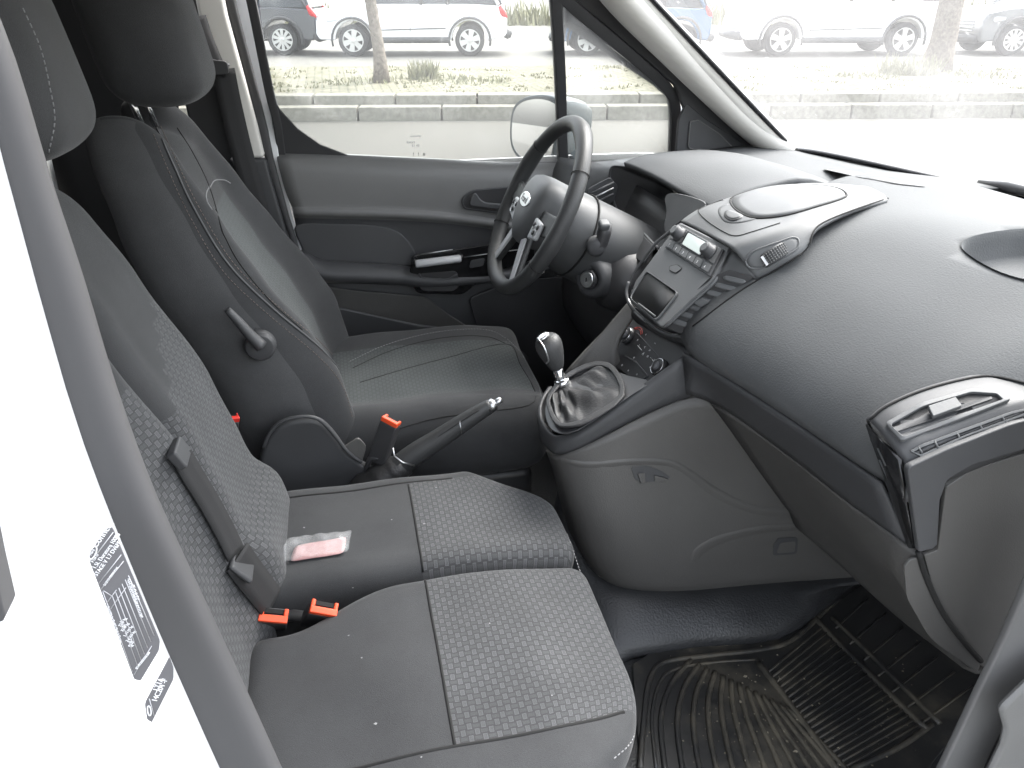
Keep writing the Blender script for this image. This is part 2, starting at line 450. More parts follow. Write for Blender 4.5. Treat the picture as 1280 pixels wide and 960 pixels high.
def stitches(name, pts, mat, parent, L=.0042, gap=.0028, r=.0006):
    """a run of separate stitches along a path"""
    pts = [V(p) for p in pts]; bm = bmesh.new(); acc = 0; on = True; start = pts[0]; cur = [pts[0]]
    out = []; seglen = L
    path = []; 
    for i in range(len(pts)-1):
        a, b = pts[i], pts[i+1]; l = (b-a).length; d = 0
        while l-d > seglen-acc:
            d += seglen-acc; p = a+(b-a)*(d/l)
            if on: out.append((start, p))
            start = p; on = not on; acc = 0; seglen = L if on else gap
        acc += l-d
    for a, b in out:
        if (b-a).length > 1e-4: tubebm([a, b], r, 5, bm=bm)
    return bmobj(name, bm, mat, parent)
def surf(pix, trees, off=0.0, n=6):
    """points of the real surface seen along a pixel path"""
    q = cr([V((u, v, 0)) for u, v in pix], n)
    out = []; last = None
    for p in q:
        h = hit(p.x, p.y, trees, off)
        if h: out.append(h[0])
    return out
def txt(name, s, size, M4, mat, parent, extr=.0002, align='LEFT'):
    cu = bpy.data.curves.new(name, 'FONT'); cu.body = s; cu.size = size; cu.extrude = extr; cu.align_x = align
    o = bpy.data.objects.new(name, cu); col.objects.link(o)
    bpy.context.view_layer.update()
    dg = bpy.context.evaluated_depsgraph_get()
    me = bpy.data.meshes.new_from_object(o.evaluated_get(dg)); bpy.data.objects.remove(o)
    me.transform(M4); me.materials.clear()
    return link(name, me, mat, parent, smooth=False)
def frame(o, x, y):
    """4x4 with local x,y axes along the given directions"""
    x = V(x).normalized(); z = x.cross(V(y)).normalized(); y = z.cross(x)
    m = Matrix((x, y, z)).transposed().to_4x4(); m.translation = V(o); return m

# ================================================================== light
w = bpy.data.worlds.new('World'); scene.world = w; w.use_nodes = True
nt = w.node_tree; bg = nt.nodes['Background']
sky = nd(nt, 'ShaderNodeTexSky', sky_type='NISHITA'); sky.sun_disc = False
SUN_EL, SUN_AZ = rad(56), rad(58)          # azimuth of the sun measured from +Y towards +X
sky.sun_elevation = SUN_EL; sky.sun_rotation = SUN_AZ; sky.dust_density = 4; sky.air_density = 1.2
hs = nd(nt, 'ShaderNodeHueSaturation'); hs.inputs['Saturation'].default_value = .30
nt.links.new(sky.outputs[0], hs.inputs['Color']); nt.links.new(hs.outputs[0], bg.inputs[0])
bg.inputs[1].default_value = .15
sl = bpy.data.lights.new('sun', 'SUN'); sl.energy = .80; sl.angle = rad(60); sl.color = (1, .97, .93)
so = bpy.data.objects.new('sun', sl); col.objects.link(so)
sd = V((math.sin(SUN_AZ)*math.cos(SUN_EL), math.cos(SUN_AZ)*math.cos(SUN_EL), math.sin(SUN_EL)))
so.rotation_euler = sd.to_track_quat('Z', 'Y').to_euler(); so.location = (0, 0, 20)
scene.view_settings.view_transform = 'Standard'; scene.view_settings.look = 'None'
scene.view_settings.gamma = 1; scene.view_settings.exposure = 2.66
scene.cycles.max_bounces = 8; scene.cycles.transparent_max_bounces = 12

# ================================================================== street (s along the kerb, t away from the van)
SA = rad(10.6)
E1 = V((math.cos(SA), -math.sin(SA), 0)); E2 = V((math.sin(SA), math.cos(SA), 0))
def S(s, t, z=0): return E1*s+E2*t+V((0, 0, z))
def st(u, v, z):
    p = at(u, v, Z=z); return p.dot(E1), p.dot(E2)
def strip(name, s0, s1, prof, mat, kind='structure', ns=1, parent=None):
    bm = bmesh.new(); rows = []
    for i in range(ns+1):
        s = s0+(s1-s0)*i/ns; rows.append([bm.verts.new(S(s, t, z)) for t, z in prof])
    for i in range(ns):
        for j in range(len(prof)-1): bm.faces.new((rows[i][j], rows[i+1][j], rows[i+1][j+1], rows[i][j+1]))
    o = bmobj(name, bm, mat, parent, smooth=False)
    if kind: o['kind'] = kind
    return o
strip('ground', -900, 900, [(-900, -.02), (900, -.02)], M['parking'])
strip('road', -120, 120, [(-6, 0), (9.1, 0)], M['asphalt'])
strip('verge', -120, 120, [(9.62, .262), (13.4, .262), (13.42, .0)], M['verge'])
strip('parking_surface', -120, 120, [(13.42, .03), (60, .03)], M['parking'])
def kerbrow(name, t0, t1, z0, z1, L, off):
    bm = bmesh.new(); s = -14+off
    while s < 26:
        j = random.uniform(-.006, .006)
        p = [S(s+.012, t0+j, z0), S(s+L-.012, t0+j, z0), S(s+L-.012, t1, z0), S(s+.012, t1, z0)]
        q = [S(s+.012, t0+.015+j, z1), S(s+L-.012, t0+.015+j, z1), S(s+L-.012, t1, z1), S(s+.012, t1, z1)]
        a = [bm.verts.new(x) for x in p]; b = [bm.verts.new(x) for x in q]
        bm.faces.new(b)
        for i in range(4): bm.faces.new((a[i], a[(i+1) % 4], b[(i+1) % 4], b[i]))
        s += L
    o = bmobj(name, bm, M['stone'], smooth=False, bevel=.012, seg=2); o['kind'] = 'structure'
kerbrow('kerb', 9.1, 9.34, -.01, .165, 1.05, 0)
kerbrow('raised_kerb', 9.345, 9.62, -.01, .275, 1.05, .45)
strip('kerb_bed', -14, 26, [(9.2, -.01), (9.2, .13), (9.5, .13), (9.5, .22), (9.63, .22)], M['bark'])

def tuft_bm(c, r, h, n, bm, blade=.012):
    for i in range(n):
        a = random.uniform(0, 6.28); d = r*math.sqrt(random.random())
        p = c+V((math.cos(a)*d, math.sin(a)*d, 0)); hh = h*random.uniform(.4, 1)
        l = V((random.uniform(-.5, .5), random.uniform(-.5, .5), 1)).normalized()*hh
        s = V((math.cos(a*7), math.sin(a*7), 0))*blade
        v = [bm.verts.new(p-s), bm.verts.new(p+s), bm.verts.new(p+l*.6+s*.8+V((0, 0, 0))), bm.verts.new(p+l)]
        bm.faces.new(v)
bm = bmesh.new()
for i in range(230):
    s, t = random.uniform(-6, 16), random.uniform(9.7, 13.2)
    tuft_bm(S(s, t, .26), .14, .05, 14, bm)
for (u, v) in ((440, 103), (500, 102), (560, 100), (600, 103), (1130, 92), (1150, 90), (1210, 92), (1230, 96), (1085, 96)):
    s, t = st(u, v, .26); tuft_bm(S(s, t, .26), .45, .09, 90, bm)
bmobj('grass', bm, M['leaf'], smooth=False)['kind'] = 'stuff'
bm = bmesh.new()
ws, wt = st(530, 98, .26); tuft_bm(S(ws, wt, .25), .22, .32, 190, bm, .018)
tag(bmobj('weed', bm, M['leaf'], smooth=False), 'small green weed tuft beside the thin tree trunk on the verge', 'plant')
bm = bmesh.new()
ws, wt = st(1135, 92, .26); tuft_bm(S(ws, wt, .25), .45, .36, 260, bm, .016)
tag(bmobj('weed', bm, M['leaf'], smooth=False), 'low spiky weeds at the foot of the thick tree trunk', 'plant')

def tree(u, v, r, lean, label, seed, h=5.6):
    random.seed(seed)
    s, t = st(u, v, .26); b = S(s, t, .24)
    root = empty('tree', b, label, 'tree')
    path = []; rr = []
    for i in range(14):
        z = i*.22; path.append(b+E1*(lean*z+math.sin(i*.9)*.018)+V((0, 0, z)))
        rr.append(r*(1.35 if i == 0 else 1.12 if i == 1 else 1-.035*i+random.uniform(-.05, .05)))
    bm = tubebm(path, rr, 14)
    top = path[-1]; tips = []
    for k in range(6):
        a = k*1.05; p = top; pts = [p]
        for i in range(5):
            p = p+V((math.cos(a)*.34, math.sin(a)*.34, .42+.05*random.random())); pts.append(p)
            tips.append(p)
        tubebm(pts, [r*.5, r*.4, r*.3, r*.2, r*.12, .01], 7, bm=bm)
    bmobj('trunk', bm, M['bark'], root)
    bm = bmesh.new()
    for p in tips:
        for q in range(70):
            c = p+V([random.gauss(0, .33) for _ in range(3)]); a = V([random.gauss(0, 1) for _ in range(3)]).normalized()*.07; d = a.cross(V([random.gauss(0, 1) for _ in range(3)])).normalized()*.05
            bm.faces.new([bm.verts.new(x) for x in (c-a, c+d, c+a, c-d)])
    bmobj('crown', bm, M['leaf'], root, smooth=False)
tree(477, 103, .095, -.05, 'thin leaning tree trunk on the verge in front of the white crossover', 3)
tree(1168, 88, .21, .03, 'thick pale tree trunk on the verge behind the windscreen', 5)
random.seed(11)

# ------------------------------------------------------------------ parked cars
def car(u, v, label, body, kind, flip=False, cat='car', wr=.34, wb=2.65, L=4.4, hgt=1.6, spokes=6, gap=0):
    """wheel contact of the left-hand visible wheel at pixel (u, v); flip: nose to the left"""
    s0, t0 = st(u, v, .03)
    wd = 1.78
    f = -1 if flip else 1
    root = empty('parked_car', S(s0+wb/2, t0+wd/2, .03), label, cat, 'cars parked across the street')
    ctr = s0+wb/2
    def P(x, y, z): return S(ctr+x*f, t0+wd/2+y, z+.03)     # x forward along the car, y away from us
    rear, front = -L/2-.02, L/2-.02
    fx, rx = wb/2, -wb/2
    ar = wr+.075; zb = .30 if kind == 'suv' else .22
    zs = hgt*.60
    # lower body side outline with wheel arches
    def arch(cx, rev=False):
        pts = [(cx+ar*math.cos(a), wr+ar*math.sin(a)) for a in [math.pi*k/12 for k in range(13)]]
        pts = [(x, max(z, zb)) for x, z in pts]
        return pts
    low = [(rear+.06, zb+.1)]
    low += [(x, z) for x, z in reversed(arch(rx))]
    low += [(x, z) for x, z in reversed(arch(fx))]
    low += [(front-.05, zb+.06), (front+.02, .48), (front, .72), (front-.12, zs-.02), (front-.55, zs+.07), (front-1.15, zs+.12)]
    low += [(rear+.9, zs+.12), (rear+.08, zs+.08), (rear, .85), (rear, .5)]
    def slab(outl, y0, y1, in0, in1, mat, nm, par, zin=None, bev=.04):
        bm = bmesh.new()
        secs = []
        for k, (yy, sc) in enumerate(((y0, 1-in0), (y0+.10, 1), (y1-.10, 1), (y1, 1-in1))):
            zc = .7
            secs.append([bm.verts.new(P(x*(1-(1-sc)*.35), yy+((z-zc)*.10 if k == 0 and z > zc else (-(z-zc)*.10 if k == 3 and z > zc else 0)), z)) for x, z in outl])
        bm.faces.new(secs[0]); bm.faces.new(secs[-1])
        N = len(outl)
        for a, b in zip(secs, secs[1:]):
            for i in range(N): bm.faces.new((a[i], a[(i+1) % N], b[(i+1) % N], b[i]))
        return bmobj(nm, bm, mat, par, bevel=bev, seg=3, angle=40)
    slab(low, -wd/2, wd/2, .04, .04, body, 'body', root)
    rb = front-1.15
    gh = [(rear+.10, zs+.10), (rb, zs+.12), (rb-.75, hgt-.04), (rb-1.4, hgt), (rear+.55, hgt-.03), (rear+.26, hgt-.12)]
    bm = bmesh.new(); secs = []
    for yy, inn in ((-wd/2+.05, 0), (wd/2-.05, 0)):
        sg = -1 if yy < 0 else 1
        secs.append([bm.verts.new(P(x, yy-sg*(.22*(z-zs-.1)/(hgt-zs)), z)) for x, z in gh])
    bm.faces.new(secs[0]); bm.faces.new(secs[1]); N = len(gh)
    for i in range(N): bm.faces.new((secs[0][i], secs[0][(i+1) % N], secs[1][(i+1) % N], secs[1][i]))
    bmobj('windows', bm, M['carglass'], root, bevel=.03, seg=2)
    # roof and pillars
    def gy(z, sg, o=.012): return sg*(wd/2-.05-.22*(z-zs-.1)/(hgt-zs)+o)
    bm = bmesh.new()
    r0 = [(rb-.72, hgt-.06), (rb-1.4, hgt+.015), (rear+.55, hgt-.01), (rear+.22, hgt-.12)]
    a = [bm.verts.new(P(x, gy(z, -1), z+.01)) for x, z in r0]; b = [bm.verts.new(P(x, gy(z, 1), z+.01)) for x, z in r0]
    for i in range(3): bm.faces.new((a[i], a[i+1], b[i+1], b[i]))
    ro = bmobj('roof', bm, body, root); so_ = ro.modifiers.new('s', 'SOLIDIFY'); so_.thickness = .06
    for sg in (-1, 1):
        for (x0, x1) in ((rb-.02, rb-.74), (rb-1.25, rb-1.3), (rear+1.35, rear+1.25), (rear+.2, rear+.5)):
            tubebm
            q = bmobj('pillar', tubebm([P(x0, gy(zs+.12, sg), zs+.1), P((x0+x1)/2, gy((zs+.1+hgt)/2, sg), (zs+.1+hgt)/2), P(x1, gy(hgt-.04, sg), hgt-.04)], .04, 6), body if x0 in (rb-.02, rear+.2) else M['cladding'], root)
        if kind == 'suv':
            q = bmobj('roof_rail', tubebm([P(rb-1.2, sg*.62, hgt+.01), P(rb-1.35, sg*.62, hgt+.07), P(rear+.8, sg*.62, hgt+.06), P(rear+.6, sg*.62, hgt)], .018, 6), M['satin'], root)
    yo = -wd/2
    for cx in (rx, fx):
        pts = []
        for sgn in (-1, 1):
            yy = sgn*(wd/2+.008)
            q0 = [P(cx+(ar+.06)*math.cos(a_), yy, wr+(ar+.06)*math.sin(a_)) for a_ in [math.pi*k/14-.25 + .035*k for k in range(15)]]
            tub = tubebm(q0, .045, 6, flat=.6)
            bmobj('arch_trim', tub, M['cladding'], root)
            wh = bmobj('wheel', lathebm([(wr*.7, -.09), (wr*.94, -.105), (wr, -.07), (wr, .07), (wr*.94, .105), (wr*.7, .09)], P(cx, sgn*(wd/2-.12), wr), E2, 28), M['tyre'], root)
            ax = E2*sgn; c0 = P(cx, sgn*(wd/2-.030), wr)
            bm = lathebm([(wr*.66, -.02), (wr*.70, .03), (wr*.64, .03), (wr*.62, -.015)], c0, ax, 28)
            for k in range(spokes):
                aa = 2*math.pi*k/spokes+.3
                d = E1*math.cos(aa)+V((0, 0, 1))*math.sin(aa); s_ = E1*-math.sin(aa)+V((0, 0, 1))*math.cos(aa)
                for w0, w1 in ((.10, .05),) if spokes < 8 else ((.055, .035),):
                    v_ = [c0+ax*.026+d*wr*.08+s_*wr*w0*1.2, c0+ax*.026+d*wr*.66+s_*wr*w0*1.9, c0+ax*.026+d*wr*.66-s_*wr*w0*1.9, c0+ax*.026+d*wr*.08-s_*wr*w0*1.2]
                    v2 = [x-ax*.03 for x in v_]
                    A_ = [bm.verts.new(x) for x in v_]; B_ = [bm.verts.new(x) for x in v2]
                    bm.faces.new(A_); bm.faces.new(B_)
                    for i in range(4): bm.faces.new((A_[i], A_[(i+1) % 4], B_[(i+1) % 4], B_[i]))
            lathebm([(wr*.16, 0), (wr*.16, .035), (wr*.1, .04)], c0, ax, 14, bm=bm)
            bmobj('rim', bm, M['rim'], wh, smooth=False)
    # sill, bumpers, lights
    for sg in (-1, 1):
        bmobj('sill', tubebm([P(rx+ar+.05, sg*(wd/2-.01), zb+.05), P(fx-ar-.05, sg*(wd/2-.01), zb+.05)], .075, 8, flat=.9), M['cladding'], root)
        bmobj('side_moulding', tubebm([P(rx+ar+.12, sg*(wd/2+.006), zb+.30), P(fx-ar-.2, sg*(wd/2+.006), zb+.26)], .035, 6, flat=.35), M['cladding'] if kind == 'suv' else body, root)
        bmobj('head_lamp', tubebm([P(front-.10, sg*(wd/2-.16), .74), P(front-.30, sg*(wd/2-.045), .77), P(front-.5, sg*(wd/2-.015), .79)], [.06, .065, .03], 8), M['lamp_clear'], root)
        bmobj('tail_lamp', tubebm([P(rear+.04, sg*(wd/2-.10), .80), P(rear+.10, sg*(wd/2-.035), .92), P(rear+.16, sg*(wd/2-.04), 1.05)], [.06, .07, .05], 8), M['lamp_red'], root)
        bmobj('door_handle', tubebm([P(.1, sg*(wd/2+.0), zs-.03), P(.3, sg*(wd/2+.01), zs-.03)], .014, 6), body, root)
        bmobj('mirror', tubebm([P(rb-.15, sg*(wd/2+.01), zs+.16), P(rb-.17, sg*(wd/2+.17), zs+.2)], [.05, .08], 8), body, root)
        bmobj('door_seam', tubebm([P(fx-ar-.22, sg*(wd/2+.001), zb+.2), P(fx-ar-.2, sg*(wd/2-.005), zs+.05)], .006, 4), M['cladding'], root)
        bmobj('door_seam', tubebm([P(.02, sg*(wd/2+.001), zb+.2), P(.0, sg*(wd/2-.005), zs+.05)], .006, 4), M['cladding'], root)
    bmobj('bumper', tubebm([P(rear-.01, -.78, zb+.16), P(rear-.05, 0, zb+.16), P(rear-.01, .78, zb+.16)], .10, 8, flat=1), M['cladding'], root)
    bmobj('bumper', tubebm([P(front+.0, -.76, zb+.13), P(front+.07, 0, zb+.13), P(front+.0, .76, zb+.13)], .10, 8, flat=1), M['cladding'], root)
    bm = bmesh.new()
    for k in range(4): tubebm([P(front+.03, -.55, .52+k*.07), P(front+.06, 0, .52+k*.07), P(front+.03, .55, .52+k*.07)], .016, 6, bm=bm)
    bmobj('grille', bm, M['satin'], root)
    return root
car(443, 71, 'white crossover with black arches parked behind the thin tree', M['carwhite'], 'suv', flip=True, wb=2.67, L=4.35, hgt=1.62, spokes=6)
car(973, 71, 'white pickup style suv parked left of the thick tree', M['carwhite'], 'suv', flip=True, wb=2.85, L=4.7, hgt=1.75, spokes=5, wr=.36)
car(215, 70, 'dark hatchback with red tail lamps at the left edge of the driver window', M['cardark'], 'hatch', flip=True, wb=2.6, L=4.2, hgt=1.5, spokes=10)
car(734, 70, 'blue car parked between the two white ones', M['carblue'], 'hatch', flip=True, wb=2.15, L=3.55, hgt=1.5, spokes=6)
car(1262, 70, 'dark grey car parked right of the thick tree', M['cargrey'], 'hatch', flip=True, wb=2.6, L=4.3, hgt=1.55, spokes=10)
# leafless scrub beyond the parked cars, seen pale between them
bm = bmesh.new()
for i in range(900):
    s = random.uniform(-40, 60); t = 34+random.uniform(-1.5, 1.5); tuft_bm(S(s, t, 0), .9, random.uniform(.5, 1.3), 10, bm, .07)
bmobj('scrub', bm, M['leaf'], smooth=False)['kind'] = 'stuff'

# ================================================================== the van's own shell
van = empty('van_body', (0, 0, 0), 'white van body seen from its open passenger door, with its pillars, floor and glass', 'van')
bm = bmesh.new(); boxbm((-.95, 0, 1.76), (3.0, 1.30, .05), bm=bm)
roof = bmobj('roof', bm, [M['paint']], van, bevel=.02)
headl = box('headliner', (-.95, 0, 1.722), (2.9, 1.26, .016), M['beige'], van, bevel=.004)
# shell sides behind the doors, rear and bulkhead
for sy in (1, -1):
    rows = []
    for x in (-2.4, -1.6, -.9, -.36):
        rows.append([V((x, sy*.90, .35)), V((x, sy*.92, .75)), V((x, sy*.90, 1.1)), V((x, sy*.80, 1.5)), V((x, sy*.64, 1.77))])
    sheet('side_panel', rows, M['paint'], van, sub=1, thick=.02)
box('rear_panel', (-2.41, 0, 1.06), (.03, 1.76, 1.4), M['paint'], van)
box('bulkhead', (-.66, 0, 1.12), (.02, 1.60, 1.26), M['black'], van)
# ribs pressed into the bulkhead
bm = bmesh.new()
for y in (-.5, -.3, -.1, .1, .3, .5): boxbm((-.645, y, 1.15), (.02, .05, 1.0), bm=bm)
bmobj('bulkhead_rib', bm, M['black'], van, bevel=.008)
fl = box('cabin_floor', (.25, 0, .485), (2.0, 1.62, .03), M['vinyl'], van)
box('firewall', (1.12, 0, .74), (.03, 1.5, .85), M['black'], van)
sheet('bonnet', [[V((x, y, z+.02*math.cos(y*2))) for y in (-.75, -.4, 0, .4, .75)] for x, z in ((1.10, 1.13), (1.3, 1.12), (1.6, 1.06), (1.9, .96), (2.1, .8))], M['paint'], van)
for sy in (1, -1):
    sheet('front_wing', [[V((x, sy*y, z)) for y, z in ((.93, .4), (.94, .75), (.92, 1.0), (.86, zt-.03), (.75, zt))] for x, zt in ((1.0, 1.10), (1.3, 1.12), (1.6, 1.06), (2.1, .82))], M['paint'], van)

# windscreen: a curved pane between scuttle, pillars and header
base = [(1.09, .63, 1.192), (1.105, .56, 1.198), (1.135, .46, 1.20), (1.185, .28, 1.20), (1.235, .07, 1.20), (1.235, -.14, 1.20), (1.17, -.40, 1.20), (1.10, -.58, 1.195), (1.02, -.67, 1.19)]
topw = [(.455, .60, 1.71), (.43, .48, 1.745), (.45, .36, 1.75), (.46, .2, 1.752), (.465, .0, 1.753), (.46, -.2, 1.752), (.45, -.36, 1.75), (.43, -.48, 1.745), (.40, -.60, 1.735)]
def wsp(i, t, off=0):
    b, tp = V(base[i]), V(topw[i]); p = b.lerp(tp, t); n = V((.6, 0, .8))
    return p+n*(.035*math.sin(math.pi*t)*math.sin(math.pi*min(max(i, 0), 8)/8)**.6)+n*off
sheet('windscreen', [[wsp(i, t) for i in range(9)] for t in (0, .2, .4, .6, .8, 1)], M['wglass'], van, sub=1, thick=0)
for nm, pth in (('windscreen_border', [wsp(i, .006, -.006) for i in range(9)]), ('windscreen_border', [wsp(0, t, -.006) for t in (0, .1, .2, .3, .4, .5, .6, .7, .8, .9, 1)]),
                ('windscreen_border', [wsp(8, t, -.006) for t in (0, .1, .2, .3, .4, .5, .6, .7, .8, .9, 1)]), ('windscreen_border', [wsp(i, .99, -.006) for i in range(9)])):
    tube(nm, cr(pth, 5), .013, M['frit'], van, nseg=8, flat=.5)
# A pillar trims
def pillar(pts, rr, name='windscreen_pillar_trim', mat=None):
    r_ = [x.x for x in cr([V((r, 0, 0)) for r in rr], 4)]
    return tube(name, cr(pts, 4), r_, mat or M['beige'], van, nseg=16, flat=.55, up=(1, 0, 1))
pillar([at(u, v, Y=y) for u, v, y in ((660, -170, .63), (722, -75, .645), (780, 0, .66), (833, 55, .672), (884, 107, .68), (926, 148, .68), (962, 176, .675), (1000, 200, .66))], [.066, .066, .065, .062, .057, .054, .060, .075])
wsl = [wsp(0, t) for t in (0, .12, .3, .5, .7, .85, .97)]
pin = [at(u, v, Y=y) for u, v, y in ((962, 176, .675), (926, 148, .68), (884, 107, .68), (833, 55, .672), (780, 0, .66), (722, -75, .645), (660, -170, .63))]
tube('windscreen_pillar_edge', cr([p.lerp(q, .45) for p, q in zip(wsl, pin)], 4), [.026]+[.030]*24, M['beige'], van, nseg=14, flat=.8, up=(1, 0, 1))
pillar([V((1.05, -.695, 1.15)), V((.88, -.690, 1.32)), V((.72, -.675, 1.46)), V((.56, -.655, 1.60)), V((.38, -.625, 1.735))], [.055, .045, .042, .042, .045])
sheet('load_side_trim', [[V((x, y, z)) for x in (-.65, -.5, -.33)] for y, z in ((.84, .5), (.86, .8), (.84, 1.1), (.755, 1.5), (.60, 1.72))], M['black'], van, sub=1, thick=.004)
# ================================================================== driver's door (far side)
door = empty('driver_door', (.35, .80, .9), 'closed grey driver door with black armrest, silver pull and side window', 'door')
def row(pix, Y): return [at(u, v, Y=Y) for u, v in pix]
rows = [
 row([(343, 194), (400, 196), (480, 200), (560, 204), (640, 208), (740, 206), (835, 198), (900, 195)], .815),
 row([(346, 197), (402, 199), (482, 203), (562, 207), (641, 211), (740, 210), (837, 202), (902, 200)], .790),
 row([(348, 206), (405, 208), (485, 212), (565, 217), (645, 220), (740, 222), (840, 215), (905, 212)], .770),
 row([(356, 235), (412, 237), (490, 240), (570, 243), (650, 250), (740, 262), (840, 255), (905, 252)], .766),
 row([(365, 258), (418, 259), (495, 261), (575, 267), (655, 280), (740, 298), (840, 300), (905, 300)], .766),
 row([(367, 264), (420, 265), (496, 267), (576, 273), (656, 286), (740, 305), (840, 306), (905, 306)], .757),
 row([(368, 269), (421, 270), (497, 272), (577, 278), (657, 291), (740, 311), (840, 312), (905, 312)], .772),
 row([(372, 288), (424, 289), (500, 292), (580, 298), (660, 308), (740, 328), (840, 330), (905, 330)], .780),
 row([(382, 322), (435, 322), (505, 322), (585, 322), (662, 330), (740, 345), (840, 348), (905, 348)], .782),
 row([(400, 356), (450, 360), (515, 366), (590, 368), (665, 368), (740, 370), (840, 380), (905, 380)], .778),
 row([(420, 392), (475, 400), (540, 408), (600, 408), (670, 405), (745, 405), (845, 410), (905, 410)], .772),
 row([(460, 470), (500, 470), (560, 470), (620, 470), (690, 470), (760, 470), (850, 470), (910, 470)], .770),
 row([(480, 560), (520, 560), (570, 560), (640, 560), (700, 560), (770, 560), (860, 560), (920, 560)], .770)]
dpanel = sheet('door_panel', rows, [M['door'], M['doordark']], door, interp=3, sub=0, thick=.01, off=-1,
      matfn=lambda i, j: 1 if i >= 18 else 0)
sheet('door_skin', [[V((x, y, z)) for x in (-.30, .2, .6, .95)] for y, z in ((.85, 1.155), (.90, 1.08), (.93, .8), (.92, .45))], M['paint'], door, sub=1)
# shoulder strip closing the top of the door
sheet('waist_seal', [[at(u, v, Y=.80) + V((0, dy, dz)) for u, v in ((335, 193), (450, 198), (640, 206), (835, 198), (900, 195))] for dy, dz in ((.012, -.004), (.020, -.004), (.03, -.02))], M['sealdark'], door, sub=1)
Yp = .776
D = lambda pts, Y=Yp: [at(u, v, Y=Y) for u, v in pts]
# pocket / cloth pad
pad = cr(D([(371, 281), (420, 279), (468, 281), (497, 289), (512, 304), (521, 322), (518, 330), (470, 336), (420, 338), (388, 338), (378, 310)], .772), 4, True)
plate('door_pad', pad, .007, M['doordark'], door, bevel=.005, seg=3)
tube('pad_piping', pad+pad[:1], .0018, M['dark'], door, nseg=6)
# armrest
A = []
for (u, v, r) in ((372, 322, .03), (400, 338, .036), (450, 341, .036), (500, 344, .034), (540, 349, .031), (600, 346, .026), (660, 338, .02), (700, 330, .014)):
    A.append((at(u, v, Y=.745), r))
tube('armrest', cr([p for p, _ in A], 4), [x.x for x in cr([V((r, 0, 0)) for _, r in A], 4)], M['doordark'], door, nseg=16, flat=.7)
# gloss switch plate with pull cup
sw = rounded(D([(514, 318), (560, 312), (640, 300), (700, 290), (700, 318), (640, 330), (600, 350), (578, 368), (520, 366), (512, 345)], .728), .3)
plate('switch_plate', sw, .006, M['piano'], door, bevel=.004)
plate('pull_cup', rounded(D([(520, 342), (572, 338), (574, 358), (566, 364), (526, 364)], .722), .35), .002, M['black'], door)
tube('pull_cup_rim', cr(D([(524, 342), (530, 350), (558, 349), (571, 343)], .718), 4), .0022, M['doordark'], door)
a, b = at(519, 330, Y=.700), at(576, 323, Y=.700)
dir_ = (b-a).normalized()
hdl = tube('pull_handle', [a, a+dir_*.004, b-dir_*.004, b], [.0095, .0125, .0125, .0095], M['silver'], door, nseg=16, flat=.75)
for p in (a, b): tube('handle_mount', [p+V((0, .0, 0)), p+V((0, .03, -.002))], .009, M['piano'], hdl)
tube('chrome_line', D([(525, 318), (566, 312)], .720), .0013, M['satin'], door)
tube('chrome_line', D([(576, 322), (612, 317), (650, 312)], .718), .0013, M['satin'], door)
for k in range(2):
    plate('window_switch', rounded(D([(588+k*22, 325-k*3), (606+k*22, 322-k*3), (604+k*22, 332-k*3), (586+k*22, 335-k*3)], .720), .3), .004, M['dark'], door)
# inner handle in its recess
rec = rounded(D([(577, 250), (588, 239), (640, 234), (646, 240), (640, 265), (632, 267), (580, 260)], .752), .45)
plate('handle_recess', rec, .002, M['black'], door)
tube('recess_rim', rec+rec[:1], .0028, M['dark'], door)
plate('inner_handle', rounded(D([(589, 243), (594, 240), (603, 252), (628, 254), (625, 262), (585, 257)], .744), .4), .008, M['doordark'], door, bevel=.004)
# lower map pocket, lighter wedge panel, speaker
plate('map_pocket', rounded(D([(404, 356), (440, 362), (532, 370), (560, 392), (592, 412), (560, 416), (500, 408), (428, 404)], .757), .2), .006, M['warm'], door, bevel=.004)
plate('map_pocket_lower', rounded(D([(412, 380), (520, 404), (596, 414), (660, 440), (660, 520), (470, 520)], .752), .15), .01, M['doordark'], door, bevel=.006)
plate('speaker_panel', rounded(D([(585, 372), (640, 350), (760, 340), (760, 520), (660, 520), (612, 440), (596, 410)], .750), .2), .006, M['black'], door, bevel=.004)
# window frame, divider, glass
WN, WP = (0, 1, .33), V((0, .80, 1.19))
W = lambda pts: [atp(u, v, WP, WN) for u, v in pts]
def band(name, pix, w, mat, parent=door, d=.014, off=V((0, 0, 0))):
    pts = cr(W(pix), 4); bm = bmesh.new(); n = V(WN).normalized(); rings = []
    ww = cr([V((x, 0, 0)) for x in w], 4) if isinstance(w, (list, tuple)) else None
    for i, p in enumerate(pts):
        t = (pts[min(i+1, len(pts)-1)]-pts[max(i-1, 0)]).normalized(); s = t.cross(n).normalized()
        h = (ww[i].x if ww else w)/2; p = p+off
        rings.append([bm.verts.new(q) for q in (p-s*h-n*d, p+s*h-n*d, p+s*h+n*d, p-s*h+n*d)])
    for a_, b_ in zip(rings, rings[1:]):
        for k in range(4): bm.faces.new((a_[k], a_[(k+1) % 4], b_[(k+1) % 4], b_[k]))
    bm.faces.new(rings[0]); bm.faces.new(rings[-1])
    return bmobj(name, bm, mat, parent, bevel=.003, seg=2, angle=50)
# extend the frame above the picture
def up(u, v, k): p = atp(u, v, WP, WN); return p
rear_line = [(300, -60), (314, 0), (326, 60), (337, 115), (346, 150), (352, 192)]
band('window_frame', rear_line, .018, M['sealdark'])
band('window_divider', [(683, -120), (692, -30), (696, 30), (700, 100), (703, 200)], .024, M['black'])
band('window_frame', [(600, -200), (660, -60), (706, -2), (760, 44), (800, 78), (832, 108), (843, 135), (842, 200)], .026, M['black'])
